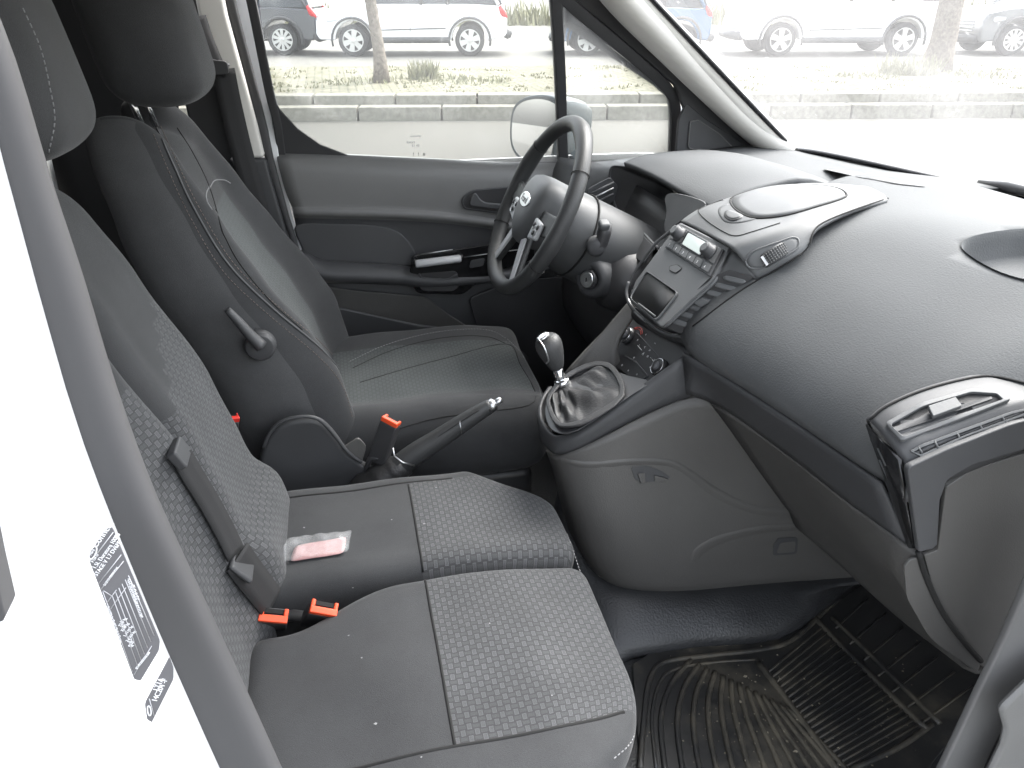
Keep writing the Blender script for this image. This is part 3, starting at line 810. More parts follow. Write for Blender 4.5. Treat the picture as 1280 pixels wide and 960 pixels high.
# corner filler at the rear of the pane
plate('corner_filler', W([(342, 122), (350, 136), (372, 160), (400, 180), (442, 196), (420, 199), (348, 196)]), .006, M['sealdark'], door)
pane = W([(290, -330), (600, -330), (685, -90), (692, 0), (702, 210), (345, 200)])
plate('door_glass', pane, .003, M['glass'], door, bevel=0)
plate('quarter_glass', W([(696, -20), (710, 2), (830, 108), (840, 130), (840, 205), (702, 205)]), .003, M['glass'], door, bevel=0)
# etched marks low on the pane
for k, (u, v, s_) in enumerate(((521, 171, 14), (519, 179, 18), (523, 183, 14))):
    txt('glass_marking', ['oooooo', 'R4E43', 'E2 AS'][k], .0075, frame(atp(u-s_*.6, v, WP, WN)-V((0, .005, 0)), (1, 0, 0), (0, -.2, 1)), M['lab_grey'], door)
for k, s_ in enumerate('!!#'):
    p = atp(516+k*6, 194, WP, WN)-V((0, .005, 0))
    txt('glass_marking', s_, .011, frame(p, (1, 0, 0), (0, -.2, 1)), M['seam'], door)
# tweeter triangle ahead of the quarter light
plate('corner_trim', rounded([at(u, v, Y=.735) for u, v in ((842, 200), (846, 150), (856, 128), (880, 148), (948, 192), (945, 200))], .12), .012, M['dark'], door, bevel=.004)
plate('tweeter_cover', rounded([at(u, v, Y=.722) for u, v in ((860, 186), (863, 152), (873, 150), (898, 166), (919, 188))], .2), .004, M['doordark'], door)
tw = rounded([at(u, v, Y=.719) for u, v in ((860, 186), (863, 152), (873, 150), (898, 166), (919, 188))], .2)
tube('tweeter_rim', tw+tw[:1], .0016, M['door'], door, nseg=6)
# painted door edge seen in the shut lines
tube('painted_edge', [at(u, v, Y=.80) for u, v in ((858, 118), (850, 150), (842, 200))], .006, M['paint'], door)
plate('pillar_skin', [at(u, v, Y=.745) for u, v in ((704, -10), (762, 40), (806, 76), (840, 106), (852, 135), (852, 205), (880, 205), (960, 195), (930, 150), (884, 107), (833, 55), (780, 0), (722, -75), (650, -80))], .02, M['sealdark'], van, bevel=.004)
tube('painted_pillar_edge', cr([at(u, v, Y=.74) for u, v in ((735, -10), (785, 42), (828, 84), (852, 112), (858, 140), (856, 200))], 4), .0035, M['paint'], van, nseg=8)
# side mirror
mc = at(668, 162, Y=1.02)
mn = V((-.80, -.60, .10)).normalized(); ms = V((0, 0, 1)).cross(mn).normalized(); mu = mn.cross(ms)
def MP(a_, b_, d=0): return mc+ms*a_+mu*b_+mn*d
mo = cr([V((a_, b_, 0)) for a_, b_ in ((-.053, .068), (-.078, .03), (-.072, -.05), (-.022, -.088), (.05, -.095), (.078, -.05), (.080, .06), (.06, .082), (.005, .085))], 4, True)
bm = bmesh.new(); rings = []
for d, s_, off in ((.004, .97, 0), (.006, 1.03, 0), (-.004, 1.07, 0), (-.05, 1.08, .006), (-.10, .98, .02), (-.135, .78, .03), (-.15, .4, .035)):
    rings.append([bm.verts.new(MP(p.x*s_+off, p.y*s_, d)) for p in mo])
for a_, b_ in zip(rings, rings[1:]):
    for k in range(len(mo)): bm.faces.new((a_[k], a_[(k+1) % len(mo)], b_[(k+1) % len(mo)], b_[k]))
bm.faces.new(rings[0]); bm.faces.new(rings[-1])
hs_ = bmobj('mirror_housing', bm, M['mirrorbody'], door)
plate('mirror_glass', [MP(p.x*.93, p.y*.93, .005) for p in mo], .003, M['mirror'], hs_, bevel=0, n=mn, smooth=False)
tube('mirror_arm', [MP(.03, -.07, -.06), MP(.12, -.09, -.05), at(725, 200, Y=.84)], [.03, .028, .03], M['mirrorbody'], hs_, nseg=10)

# ---- far B pillar, belt and painted edge
bp = [at(278, -40, Y=.72), at(296, 40, Y=.73), at(312, 110, Y=.745), at(325, 170, Y=.76), at(330, 200, Y=.765)]
def pil(name, left, right, Y, mat, d=.02, bev=.004, Yl=None):
    """vertical trim between two edges of the pillar"""
    bm = bmesh.new(); r = []
    for (l, q) in zip(left, right):
        a_, b_ = at(l[0], l[1], Y=Yl or Y), at(q[0], q[1], Y=Y)
        r.append([bm.verts.new(x) for x in (a_, b_, b_+V((0, d, 0)), a_+V((0, d, 0)))])
    for x, y in zip(r, r[1:]):
        for k in range(4): bm.faces.new((x[k], x[(k+1) % 4], y[(k+1) % 4], y[k]))
    bm.faces.new(r[0]); bm.faces.new(r[-1])
    return bmobj(name, bm, mat, van, bevel=bev, seg=2, angle=50)
pil('pillar_trim', [(232, -60), (248, 20), (270, 100), (290, 160), (304, 198)], [(268, -60), (284, 20), (306, 100), (322, 160), (331, 198)], .735, M['beige'], .03, .008)
pil('pillar_trim', [(286, 199), (298, 230), (330, 320), (345, 400)], [(332, 199), (340, 230), (366, 320), (392, 400)], .735, M['dark'], .03, .006)
pil('pillar_trim', [(200, -60), (215, 60), (240, 170), (280, 300)], [(236, -60), (258, 60), (292, 170), (335, 300)], .765, M['sealdark'], .03, .006)
pil('door_weatherstrip', [(268, -60), (283, 10), (305, 95), (322, 160), (331, 200), (352, 270), (372, 330)], [(282, -60), (296, 10), (318, 95), (334, 160), (342, 200), (361, 270), (380, 330)], .755, M['sealdark'], .02, .006)
pil('painted_door_edge', [(282, -60), (296, 10), (317, 95), (333, 160), (341, 200), (360, 270), (379, 330)], [(298, -60), (312, 10), (331, 95), (344, 160), (349, 200), (366, 270), (383, 330)], .775, M['paint'], .02, .002)
tube('belt_guide', [at(262, 78, Y=.70), at(283, 84, Y=.70), at(277, 94, Y=.70)], [.012, .016, .012], M['black'], van, flat=.7)
bl = empty('driver_seat_belt', at(290, 90, Y=.72), 'black driver seat belt hanging down the far door pillar', 'seat belt')
def strap(name, pts, w, mat, parent, nrm, th=.0015):
    pts = cr(pts, 5); rows = []
    for i, p in enumerate(pts):
        t = (pts[min(i+1, len(pts)-1)]-pts[max(i-1, 0)]).normalized(); s = t.cross(V(nrm)).normalized()
        rows.append([p-s*w/2, p-s*w/6, p+s*w/6, p+s*w/2])
    return sheet(name, rows, mat, parent, sub=0, thick=th, off=0)
strap('webbing', [at(279, 86, Y=.70), at(288, 130, Y=.70), at(305, 200, Y=.70), at(330, 290, Y=.70), at(350, 380, Y=.70)], .046, M['strap'], bl, (.3, -1, 0))
bk = plate('webbing_anchor', rounded([at(u, v, Y=.69) for u, v in ((262, 74), (284, 76), (287, 92), (268, 94))], .3), .008, M['black'], bl)
strap('webbing_upper', [at(248, 20, Y=.72), at(258, 50, Y=.71), at(272, 84, Y=.70)], .03, M['strap'], bl, (.3, -1, 0))
# ================================================================== seats
def lerp_tab(tab, h):
    if h <= tab[0][0]: return tab[0][1]
    for (a, x), (b, y) in zip(tab, tab[1:]):
        if h <= b: return x+(y-x)*ss(0, 1, (h-a)/(b-a))*.35+(y-x)*((h-a)/(b-a))*.65
    return tab[-1][1]
def backrest(root, name, y0, y1, front, z0, z1, thick, bolster, taper, mats, matfn, part_n=(6, 22, 28), topround=.3, dip=0):
    """front: [(z, X)] centre line of the front face; local x thickness (+ forward), y across, z up"""
    hy = (y1-y0)/2; yc = (y0+y1)/2; hz = (z1-z0)/2
    def fn(q):
        z = z0+hz+q.z; k = (z-z0)/(z1-z0)
        w = lerp_tab(taper, k)
        s = q.y/hy
        y = yc+q.y*w
        # crown: round the top outline
        z -= topround*.12*ss(.55, 1, k)*abs(s)**2.6
        z -= dip*ss(.80, 1, k)*(1-ss(.45, .8, abs(s)))
        th = lerp_tab([(0, 1), (.45, 1), (1, .62)], k)
        b = bolster*(ss(.48, .82, abs(s))-.55*ss(.86, 1, abs(s)))*lerp_tab([(0, .75), (.35, 1.1), (.75, .6), (1, .1)], k)
        x = lerp_tab(front, z)
        f = (q.x+thick/2)/thick           # 0 back, 1 front
        x = x-(1-f)*thick*th + f*b
        return V((x, y, z))
    return rbox(name, (thick/2, hy, hz), (thick*.42, min(.05, hy*.35), .05), part_n, fn, mats, root, matfn, lambda q: (q.y, q.z), sub=1)
def cushion(root, name, x0, x1, y0, y1, z0, z1, mats, matfn, crown=.012, bol=.012, corner=.0, nosedrop=.02, n=(24, 18, 6), r=.035, notch=0):
    hx, hy, hz = (x1-x0)/2, (y1-y0)/2, (z1-z0)/2
    def fn(q):
        sx, sy = q.x/hx, q.y/hy
        x, y, z = (x0+x1)/2+q.x, (y0+y1)/2+q.y, (z0+z1)/2+q.z
        top = (q.z+hz)/(2*hz)
        z += top*(crown*(1-sx*sx)*(1-sy*sy)+bol*ss(.5, .85, abs(sy))-bol*.6*ss(.85, 1, abs(sy))-nosedrop*ss(.45, 1, sx))
        if corner: 
            x -= corner[0]*ss(.3, 1, sx)*(max(0, sy*corner[1]))**2.5
            y -= corner[1]*corner[2]*ss(.3, 1, sx)**2*(max(0, sy*corner[1]))
        if sx > .5: x -= (1-top)*.03
        y -= notch*ss(-.12, -.80, sx)*ss(-.2, 1, sy)
        z += .0015*math.sin(x*37+y*11)+.0015*math.sin(y*41-x*13)
        return V((x, y, z))
    return rbox(name, (hx, hy, hz), (r, r, r), n, fn, mats, root, matfn, lambda q: (q.x, q.y), sub=1)

# ---------------------------------------------------------------- driver's seat
ds = empty('driver_chair', (.12, .37, .50), 'dark grey driver seat with lever on its side, across the cabin behind the steering wheel', 'seat')
FR = [(.74, -.045), (.80, -.055), (.92, -.085), (1.0, -.12), (1.1, -.175), (1.2, -.222), (1.30, -.262), (1.38, -.29)]
def dmat(c):
    if c.x < -.03: return 1
    s = abs(c.y)/.235
    if c.x > .03 and s < .50 and c.z < .16: return 2
    if s > .86 and c.x < .045: return 1
    return 0
dback = backrest(ds, 'backrest', .135, .605, FR, .70, 1.375, .17, .050, [(0, .96), (.3, 1.0), (.6, .97), (.85, .78), (1, .60)], [M['cloth'], M['clothside'], M['insert']], dmat, (6, 30, 34), .10, .055)
def dcm(c):
    s = c.y/.215
    if c.z > .02 and abs(s) < .60 and c.x < .205: return 1
    return 0
dcush = cushion(ds, 'seat_cushion', -.09, .385, .155, .585, .66, .815, [M['cloth'], M['insert']], dcm, crown=.006, bol=.022, n=(26, 24, 6), nosedrop=.012, r=.045)
box('seat_base', (.12, .37, .58), (.42, .38, .17), M['black'], ds, bevel=.02)
# side cover, recliner lever
sc_ = [at(u, v, Y=.118) for u, v in ((312, 640), (322, 585), (329, 552), (346, 527), (372, 517), (400, 519), (420, 538), (436, 560), (455, 574), (470, 590), (440, 640), (400, 660))]
cov = plate('side_cover', cr(sc_, 4, True), .022, M['dark'], ds, bevel=.010, seg=4)
tube('cover_bead', cr([at(u, v, Y=.092) for u, v in ((329, 560), (336, 543), (350, 528), (374, 521), (398, 524), (418, 544), (434, 564), (452, 578))], 4), .0035, M['dark'], cov)
plate('trim_flap', rounded([at(u, v, Y=.10) for u, v in ((425, 560), (448, 545), (458, 556), (452, 578), (440, 572))], .3), .006, M['warm'], cov)
hub = at(325, 432, Y=.128)
lev = lathe('recliner_hub', [(.026, -.01), (.026, .004), (.022, .010), (.010, .012)], hub, (0, -1, 0), M['dark'], ds, bevel=.001)
lp = [at(u, v, Y=.110) for u, v in ((327, 433), (314, 420), (298, 402), (284, 387))]
tube('recliner_lever', cr(lp, 4), [x.x for x in cr([V((r, 0, 0)) for r in (.013, .011, .0095, .007)], 4)], M['dark'], ds, nseg=12, flat=.8)
# headrest
def headrest(root, c, hx, hy, hz, lean, mats, bulge=.01):
    def fn(q):
        s = q.y/hy; k = q.z/hz
        x = q.x-(lean*q.z)+ (.012*(1-s*s) if q.x > 0 else 0)
        return V(c)+V((x, q.y*(1-.10*ss(-.2, 1, k)), q.z*(1-.04*s*s)))
    h = rbox('headrest', (hx, hy, hz), (hx*.8, .05, .05), (6, 14, 12), fn, mats, root, None, lambda q: (q.y, q.z), sub=1)
    return h
dh = headrest(ds, (-.285, .37, 1.475), .072, .132, .105, .16, M['cloth'])
for (u, v) in ((174, 152), (190, 149)):
    p = at(u, v, Y=.33 if u < 180 else .42)
    tube('headrest_post', [p+V((.004, 0, -.012)), p+V((-.012, 0, .06))], .006, M['chrome'], dh)

# ---------------------------------------------------------------- the double passenger bench
ps = empty('passenger_bench', (.07, -.28, .50), 'double passenger bench seat in grey cloth with woven patterned panels, nearest the open door', 'seat')
FRM = [(.74, -.128), (.80, -.132), (.855, -.142), (.885, -.176), (.92, -.186), (1.04, -.215), (1.2, -.278), (1.286, -.312), (1.38, -.345)]
def mmat(c):
    if c.x < -.01: return 1
    if c.z < .085+c.y*.5: return 2
    return 0
mback = backrest(ps, 'middle_backrest', -.235, .005, FRM, .735, 1.35, .12, .004, [(0, 1.04), (.19, 1.06), (.26, 1), (.6, 1), (.85, .88), (1, .62)], [M['cloth'], M['clothside'], M['pattern']], mmat, (5, 18, 34), .25)
mh = headrest(ps, (-.352, -.118, 1.482), .060, .112, .105, .16, M['cloth'])
for yy in (-.15, -.06):
    tube('headrest_post', [V((-.345, yy, 1.30)), V((-.34, yy, 1.42))], .0065, M['satin'], mh)
FRO = [(.70, -.165), (.80, -.17), (.90, -.188), (1.03, -.22), (1.2, -.275), (1.35, -.33)]
def omat(c):
    if c.x < -.01: return 1
    if c.z < .14 and c.y > -.165: return 2
    return 0
oback = backrest(ps, 'outer_backrest', -.655, -.245, FRO, .70, 1.36, .13, .030, [(0, 1), (.6, 1), (.85, .92), (1, .72)], [M['cloth'], M['clothside'], M['pattern']], omat, (5, 30, 34), .25)
oh = headrest(ps, (-.36, -.44, 1.485), .055, .125, .10, .22, M['cloth'])
for yy in (-.49, -.39): tube('headrest_post', [V((-.355, yy, 1.30)), V((-.35, yy, 1.42))], .0065, M['satin'], oh)
# cushions: plain rear half, patterned front half
def ocm(c): return 1 if (c.z > .0 and c.x > 0 and c.y > -.1065 and c.x < .245) else 0
ocush = cushion(ps, 'outer_cushion', -.185, .305, -.625, -.2415, .645, .800, [M['cloth'], M['pattern']], ocm, crown=.012, bol=.004, n=(48, 36, 8), nosedrop=.018, r=.035, corner=(.055, -1, .05), notch=.065)
def mcm(c): return 1 if (c.z > .0 and c.x > 0 and c.y < .0861 and c.x < .245) else 0
mcush = cushion(ps, 'middle_cushion', -.185, .305, -.2385, .020, .655, .800, [M['cloth'], M['pattern']], mcm, crown=.010, bol=.004, n=(48, 24, 8), nosedrop=.014, r=.035, corner=(.15, 1, .05))
box('bench_base', (.05, -.30, .575), (.36, .62, .16), M['black'], ps, bevel=.02)
TB = bvh(ocush, mcush); TO = bvh(oback, mback); TM = bvh(mback); TD = bvh(dback); TC = bvh(dcush)
# panel seams
def seam(name, pix, trees, mat=M['seam'], r=.0012, par=ps, off=.0): 
    p = surf(pix, trees, off)
    if len(p) > 2: return tube(name, p, r, mat, par, nseg=5)
def stitch(name, pix, trees, mat=M['thread'], par=ps, off=.0004, **k):
    p = surf(pix, trees, off)
    if len(p) > 2: return stitches(name, p, mat, par, **k)
def drop(x, y, off=0.0):
    r = TB[0].ray_cast(V((x, y, 1.1)), V((0, 0, -1))); q = TB[1].ray_cast(V((x, y, 1.1)), V((0, 0, -1)))
    c = [h for h in (r, q) if h[0] is not None]
    return max((h[0] for h in c), key=lambda p: p.z)+V((0, 0, off)) if c else None
def dseam(name, pts, r=.0022, mat=M['seam'], off=-.0006):
    p = [drop(x, y, off) for x, y in pts]; p = [q for q in p if q is not None]
    return tube(name, p, r, mat, ps, nseg=6)
dseam('cross_seam', [(.0605, -.030-.2*k/20) for k in range(21)])
dseam('cross_seam', [(.0605, -.255-.283*k/24) for k in range(25)])
dseam('side_seam', [(x, -.5395+.030*ss(.3, 1, (x-.06)/.245)**2) for x in [-.165+.43*k/36 for k in range(37)]])
dseam('side_seam', [(-.165+.30*k/20, -.0229) for k in range(21)])
stitch('nose_stitching', [(716, 688), (745, 735), (772, 790), (792, 845), (799, 884), (790, 925), (765, 950)], TB, r=.0008)
stitch('nose_stitching', [(640, 592), (672, 610), (697, 640), (714, 682)], TB, r=.0007)
# driver's seat stitching
seam('bolster_piping', [(196, 160), (216, 205), (243, 262), (285, 330), (340, 385), (400, 435), (432, 475), (446, 520), (450, 560)], TD, M['dark'], .0022, ds)
stitch('bolster_stitching', [(201, 158), (222, 205), (250, 262), (291, 328), (346, 382), (405, 432), (438, 474), (452, 520)], TD, M['threadbrown'], ds, r=.0007)
stitch('bolster_stitching', [(192, 168), (210, 212), (236, 268), (278, 338), (334, 392), (394, 442), (427, 480), (441, 524)], TD, M['threadbrown'], ds, r=.0006)
seam('panel_seam', [(222, 160), (243, 195), (262, 235), (278, 290)], TD, M['seam'], .0016, ds)
seam('panel_seam', [(278, 290), (300, 330), (340, 378), (378, 412)], TD, M['seam'], .0012, ds)
seam('label_loop', [(262, 236), (268, 226), (280, 225), (288, 229)], TD, M['thread'], .0011, ds)
seam('label_loop', [(265, 262), (259, 252), (258, 242), (262, 232)], TD, M['thread'], .0011, ds)
stitch('cushion_stitching', [(437, 452), (480, 432), (530, 418), (575, 412), (612, 413), (634, 424)], TC, par=ds, r=.0008)
stitch('cushion_stitching', [(634, 424), (655, 445), (669, 470), (678, 500)], TC, par=ds, r=.0008)
seam('cushion_seam', [(441, 460), (484, 440), (532, 426), (575, 420), (610, 421), (631, 429)], TC, r=.001, par=ds)
seam('cushion_seam', [(450, 478), (500, 463), (560, 447), (632, 430), (650, 455), (668, 502), (600, 515), (540, 524), (470, 545)], TC, r=.0012, par=ds)
stitch('headrest_stitching', [(28, 10), (50, 60), (62, 110), (68, 150), (60, 192)], bvh(mh), M['thread'], mh, r=.0008)

# ---------------------------------------------------------------- belts and buckles
def buckle(pc, axis, face, label, mat, L=.055, w=.038, t=.020, group='orange belt buckles on the seats', stem=None, slot=True):
    """pc: centre of the release end; axis points out of the end"""
    axis = V(axis).normalized(); face = V(face); s = axis.cross(face).normalized(); n = s.cross(axis).normalized()
    root = empty('seat_belt_buckle', pc-axis*L, label, 'belt buckle', group)
    R_ = Matrix((s, n, axis)).transposed()
    box('buckle_body', pc-axis*(L/2+.004), (w, t, L), M['black'], root, R_, bevel=.003)
    bm = bmesh.new()
    boxbm(pc+n*(t*.24), (w*.96, t*.46, .009), R_, bm); 
    for sg in (-1, 1): boxbm(pc+s*sg*w*.40-n*t*.2, (w*.15, t*.5, .007), R_, bm)
    bmobj('release_button', bm, mat, root, bevel=.0015)
    box('tongue_slot', pc-n*t*.25-axis*.002, (w*.64, t*.3, .006), M['seam'], root, R_, bevel=.0005)
    if stem: tube('buckle_stem', cr([pc-axis*L*.9]+[V(x) for x in stem], 4), .011, M['black'], root, nseg=10, flat=.5)
    return root
buckle(at(489, 526, Y=.09), (.35, -.05, 1), (-.6, -1, .3), 'orange topped black buckle standing up beside the hand brake', M['orange'], L=.085, w=.034, t=.02, stem=[at(462, 575, Y=.10), at(452, 610, Y=.11)], group=None)
buckle(at(342, 769, Z=.825), (.15, -.62, .77), (-.21, -.77, -.56), 'orange release of the nearer buckle in the bench crease, left of the other', M['orange'], stem=[(-.17, -.20, .74)])
buckle(at(405, 760, Z=.815), (.30, -.50, .82), (-.28, -.76, -.56), 'orange release of the flatter buckle lying in the notch between the two bench cushions', M['orange'], stem=[(-.16, -.22, .75)])
rb_ = buckle(at(292, 522, Y=.03), (.25, -.2, .9), (.4, -.9, .2), 'red release behind the middle backrest, against the driver seat', M['red'], w=.016, t=.016, L=.03, group=None)
lb = empty('middle_seat_belt', at(235, 580, Y=-.2), 'black lap belt of the middle seat lying in the gap between the two backrests', 'seat belt')
strap('webbing', [hit(u, v, TO, .006)[0] for u, v in ((222, 572), (236, 596), (256, 628), (276, 664), (290, 692))], .030, M['strap'], lb, (.9, -.5, .3), .003)
box('tongue', hit(219, 568, TO, .006)[0], (.012, .038, .024), M['dark'], lb, Matrix.Rotation(rad(-25), 3, 'Y'), bevel=.003)
box('belt_stop', hit(299, 706, TO+TB, .004)[0], (.008, .040, .036), M['dark'], lb, Matrix.Rotation(rad(-35), 3, 'Y'), bevel=.004)
strap('webbing_lower', [hit(u, v, TO+TB, .006)[0] for u, v in ((292, 696), (306, 716), (322, 738), (335, 756))], .044, M['strap'], lb, (.8, -.6, .4), .003)

# ---------------------------------------------------------------- clear packet with a pink slip on the middle cushion
pk = empty('plastic_packet', at(397, 690, Z=.81), 'small crumpled clear plastic packet with a pink slip inside, lying on the bench', 'packet')
def quadsheet(name, c4, nx, ny, mat, lift, wob, th=.0004, sd=1):
    rnd = random.Random(sd); rows = []
    for j in range(ny+1):
        r = []
        for i in range(nx+1):
            a_, b_ = i/nx, j/ny
            p = V(c4[0]).lerp(V(c4[1]), a_).lerp(V(c4[3]).lerp(V(c4[2]), a_), b_)
            h = hit(p.x, p.y, TB)
            q = h[0] if h else at(p.x, p.y, Z=.81)
            r.append(q+V((0, 0, lift+rnd.uniform(0, wob)*(1.5 if 0 < j < ny else .6))))
        rows.append(r)
    return sheet(name, rows, mat, pk, sub=1, thick=th)
m, nt_, b_ = newmat('clear_film')
b_.inputs['Base Color'].default_value = (.95, .96, .97, 1); b_.inputs['Roughness'].default_value = .15; b_.inputs['Alpha'].default_value = .10; b_.inputs['Specular IOR Level'].default_value = .9
M['film'] = m
M['pink'] = ground_mat('pink_slip', (.40, .22, .22), (.50, .32, .31), 60, .1, .7)
quadsheet('pink_slip', [(370, 684), (434, 673), (430, 694), (362, 705)], 6, 3, M['pink'], .003, .002, sd=4)
quadsheet('clear_film', [(363, 677), (441, 668), (436, 694), (349, 708)], 12, 5, M['film'], .006, .009, sd=9)
M['cubby'] = simple('cubby_black', (.012, .012, .013), .55)
# ================================================================== dashboard
dash = empty('dashboard', (.85, 0, 1.0), 'charcoal dashboard with radio, storage lid, air vents and glovebox under the windscreen', 'dashboard')
def PR(l): return [at(u, v, Y=y) for u, v, y in l]
crease = PR([(858, 440, -.12), (905, 468, -.19), (980, 516, -.30), (1050, 563, -.39), (1100, 598, -.455)])
crease = [V((.58, .10, 1.03)), V((.53, 0, 1.04))] + crease
crease += [crease[-1]+V((.03, -.045, -.01))]
wsx = lambda y: lerp_tab([(-.69, 1.0), (-.58, 1.09), (-.40, 1.16), (-.14, 1.225), (.07, 1.225), (.28, 1.175), (.46, 1.125), (.56, 1.10), (.69, 1.06)], y)
rows = []
prof = [(.07, -.09), (.035, -.045), (.004, -.006), (-.004, .012), (.000, .035), (.018, .065), (.055, .10), (.115, .142), (.185, .176)]
for dx, dz in prof: rows.append([c+V((dx, 0, dz)) for c in crease])
rows.append([V((c.x+.26, c.y, 1.246-.05*max(0, -c.y-.2))) for c in crease]); rows.append([V((c.x+.36, c.y, 1.252-.05*max(0, -c.y-.2))) for c in crease])
rows.append([V((wsx(c.y)-.12, c.y, 1.232)) for c in crease]); rows.append([V((wsx(c.y)-.005, c.y, 1.192)) for c in crease])
dtop = sheet('dash_top', rows, [M['dash']], dash, interp=2, sub=1, thick=.004, off=-1)
# open tray pressed into the passenger top
trp = [(1203, 308), (1212, 299), (1245, 291), (1300, 287), (1345, 292), (1350, 345), (1300, 352), (1262, 345), (1232, 332), (1210, 318)]
BD = bvh(dtop)
tr_ = [hit(u, v, BD, .0015)[0] for u, v in trp if hit(u, v, BD)]
tro = cr(tr_, 3, True); c0 = sum(tro, V())/len(tro)
bm = bmesh.new(); a_ = [bm.verts.new(p+V((0, 0, -.06))) for p in tro]; b_ = [bm.verts.new(p+V((0, 0, .06))) for p in tro]
bm.faces.new(a_); bm.faces.new(b_)
for k in range(len(tro)): bm.faces.new((a_[k], a_[(k+1) % len(tro)], b_[(k+1) % len(tro)], b_[k]))
cut = bmobj('cutter', bm, M['dash'], None)
bo = dtop.modifiers.new('cut', 'BOOLEAN'); bo.object = cut; bo.operation = 'DIFFERENCE'; bo.solver = 'EXACT'
bpy.context.view_layer.update()
me_ = bpy.data.meshes.new_from_object(dtop.evaluated_get(bpy.context.evaluated_depsgraph_get()))
dtop.modifiers.clear(); dtop.data = me_; bpy.data.objects.remove(cut)
bm = bmesh.new(); rings = []
for s_, dz in ((1.012, .0005), (.99, -.003), (.97, -.014), (.93, -.030), (.86, -.036)):
    rings.append([bm.verts.new(V((c0.x+(p.x-c0.x)*s_+(1-s_)*.10, c0.y+(p.y-c0.y)*s_, p.z*(1 if dz > -.02 else .4)+(0 if dz > -.02 else c0.z*.6)+dz))) for p in tro])
for a_, b_ in zip(rings, rings[1:]):
    for k in range(len(tro)): bm.faces.new((a_[k], a_[(k+1) % len(tro)], b_[(k+1) % len(tro)], b_[k]))
bm.faces.new(rings[-1])
bmobj('top_tray', bm, M['dash'], dash)
# plateau in front of the driver and base of the windscreen
rows = []
ys = [.10, .2, .35, .5, .6, .69]
for k, (fx, z) in enumerate(((0, 1.18), (.35, 1.19), (.7, 1.195), (1, 1.190))):
    rows.append([V((.70+(wsx(y)-.70)*fx, y, z-.02*ss(.5, .7, y)*(1-fx)+(.02*ss(.4, .1, y) if fx > .3 else 0))) for y in ys])
sheet('dash_top_far', rows, M['dash'], dash, interp=2, sub=0, thick=.004)
df = sheet('dash_fascia', [PR([(700, 196, .735), (745, 203, .68), (790, 199, .64), (830, 200, .60)]), PR([(692, 212, .735), (738, 226, .66), (775, 215, .60), (815, 218, .56)]),
                      PR([(690, 235, .72), (737, 250, .64), (790, 245, .58), (830, 250, .54)]), PR([(694, 262, .70), (742, 275, .62), (800, 275, .56), (840, 280, .50)])], M['pod'], dash, interp=2, sub=0, thick=.004)
bm = bmesh.new(); rows = []
for x, z in ((.68, 1.14), (.64, 1.06), (.60, 1.0), (.56, .92), (.545, .84), (.58, .76), (.75, .70), (1.0, .62)):
    rows.append([V((x+.02*math.cos(y*6), y, z)) for y in (.09, .2, .35, .5, .62, .72)])
sheet('knee_panel', rows, M['black'], dash, interp=2, sub=0, thick=.004)
sheet('cluster_floor', [[V((x, y, z)) for y in (.10, .25, .4, .58)] for x, z in ((.60, 1.08), (.70, 1.085), (.80, 1.10))], M['dark'], dash, sub=0)
# driver's far air vent
v0 = [at(u, v, Y=.57) for u, v in ((733, 236), (762, 221), (772, 232), (768, 250), (748, 263), (736, 256))]
plate('side_vent', rounded(v0, .2), .004, M['dark'], dash)
for k in range(3):
    a_, b_ = at(738, 242+k*7, Y=.555), at(767, 228+k*7, Y=.555)
    tube('vent_slat', [a_, b_], .0022, M['satin'] if k == 1 else M['pod'], dash, nseg=6)
# instrument hood
hood = [PR([(780, 203, .53), (797, 210, .475), (822, 222, .385), (852, 240, .285), (882, 256, .19), (898, 262, .14)]),
        PR([(788, 199, .54), (805, 204, .48), (831, 215, .39), (862, 231, .29), (893, 247, .19), (908, 254, .14)]),
        PR([(806, 193.5, .55), (832, 197, .465), (862, 206, .375), (891, 219, .285), (919, 232, .195), (934, 239, .14)]),
        PR([(842, 189, .565), (872, 191, .475), (902, 198, .385), (930, 208, .285), (958, 221, .195), (973, 229, .14)]),
        PR([(890, 188.5, .58), (922, 191.5, .49), (952, 199, .40), (977, 207, .30), (1003, 218, .2), (1016, 225, .13)]),
        [V((.92, .6, 1.16)), V((.95, .5, 1.17)), V((.97, .4, 1.185)), V((.98, .3, 1.19)), V((.98, .2, 1.19)), V((.97, .12, 1.19))]]
hd = sheet('instrument_hood', hood, M['dash'], dash, interp=3, sub=0, thick=.012, off=-1)
# dark inner walls of the binnacle
lf = PR([(763, 212, .60), (775, 208, .585), (800, 214, .53), (824, 226, .43), (842, 240, .36), (834, 252, .35), (836, 274, .36), (830, 290, .40), (812, 290, .44), (790, 284, .50), (772, 266, .56), (764, 240, .59)])
bm = bmesh.new(); c0 = sum(lf, V())/len(lf)+V((.05, .02, 0)); L_ = cr(lf, 4, True); vs_ = [bm.verts.new(p) for p in L_]; mid = [bm.verts.new(p.lerp(c0, .6)+V((.03, 0, 0))) for p in L_]; cv_ = bm.verts.new(c0+V((.04, 0, 0)))
for k in range(len(L_)):
    bm.faces.new((vs_[k], vs_[(k+1) % len(L_)], mid[(k+1) % len(L_)], mid[k])); bm.faces.new((mid[k], mid[(k+1) % len(L_)], cv_))
bmobj('binnacle', bm, M['black'], dash)
tube('binnacle_edge', cr(lf[10:]+lf[:3], 5), .003, M['dark'], dash)
ic = PR([(833, 248, .30), (842, 242, .28), (868, 247, .23), (885, 256, .19), (868, 268, .19), (848, 280, .22), (836, 292, .26), (832, 284, .29), (835, 265, .29)])
plate('binnacle_side', cr(ic, 3, True), .004, M['pod'], dash, bevel=.002)
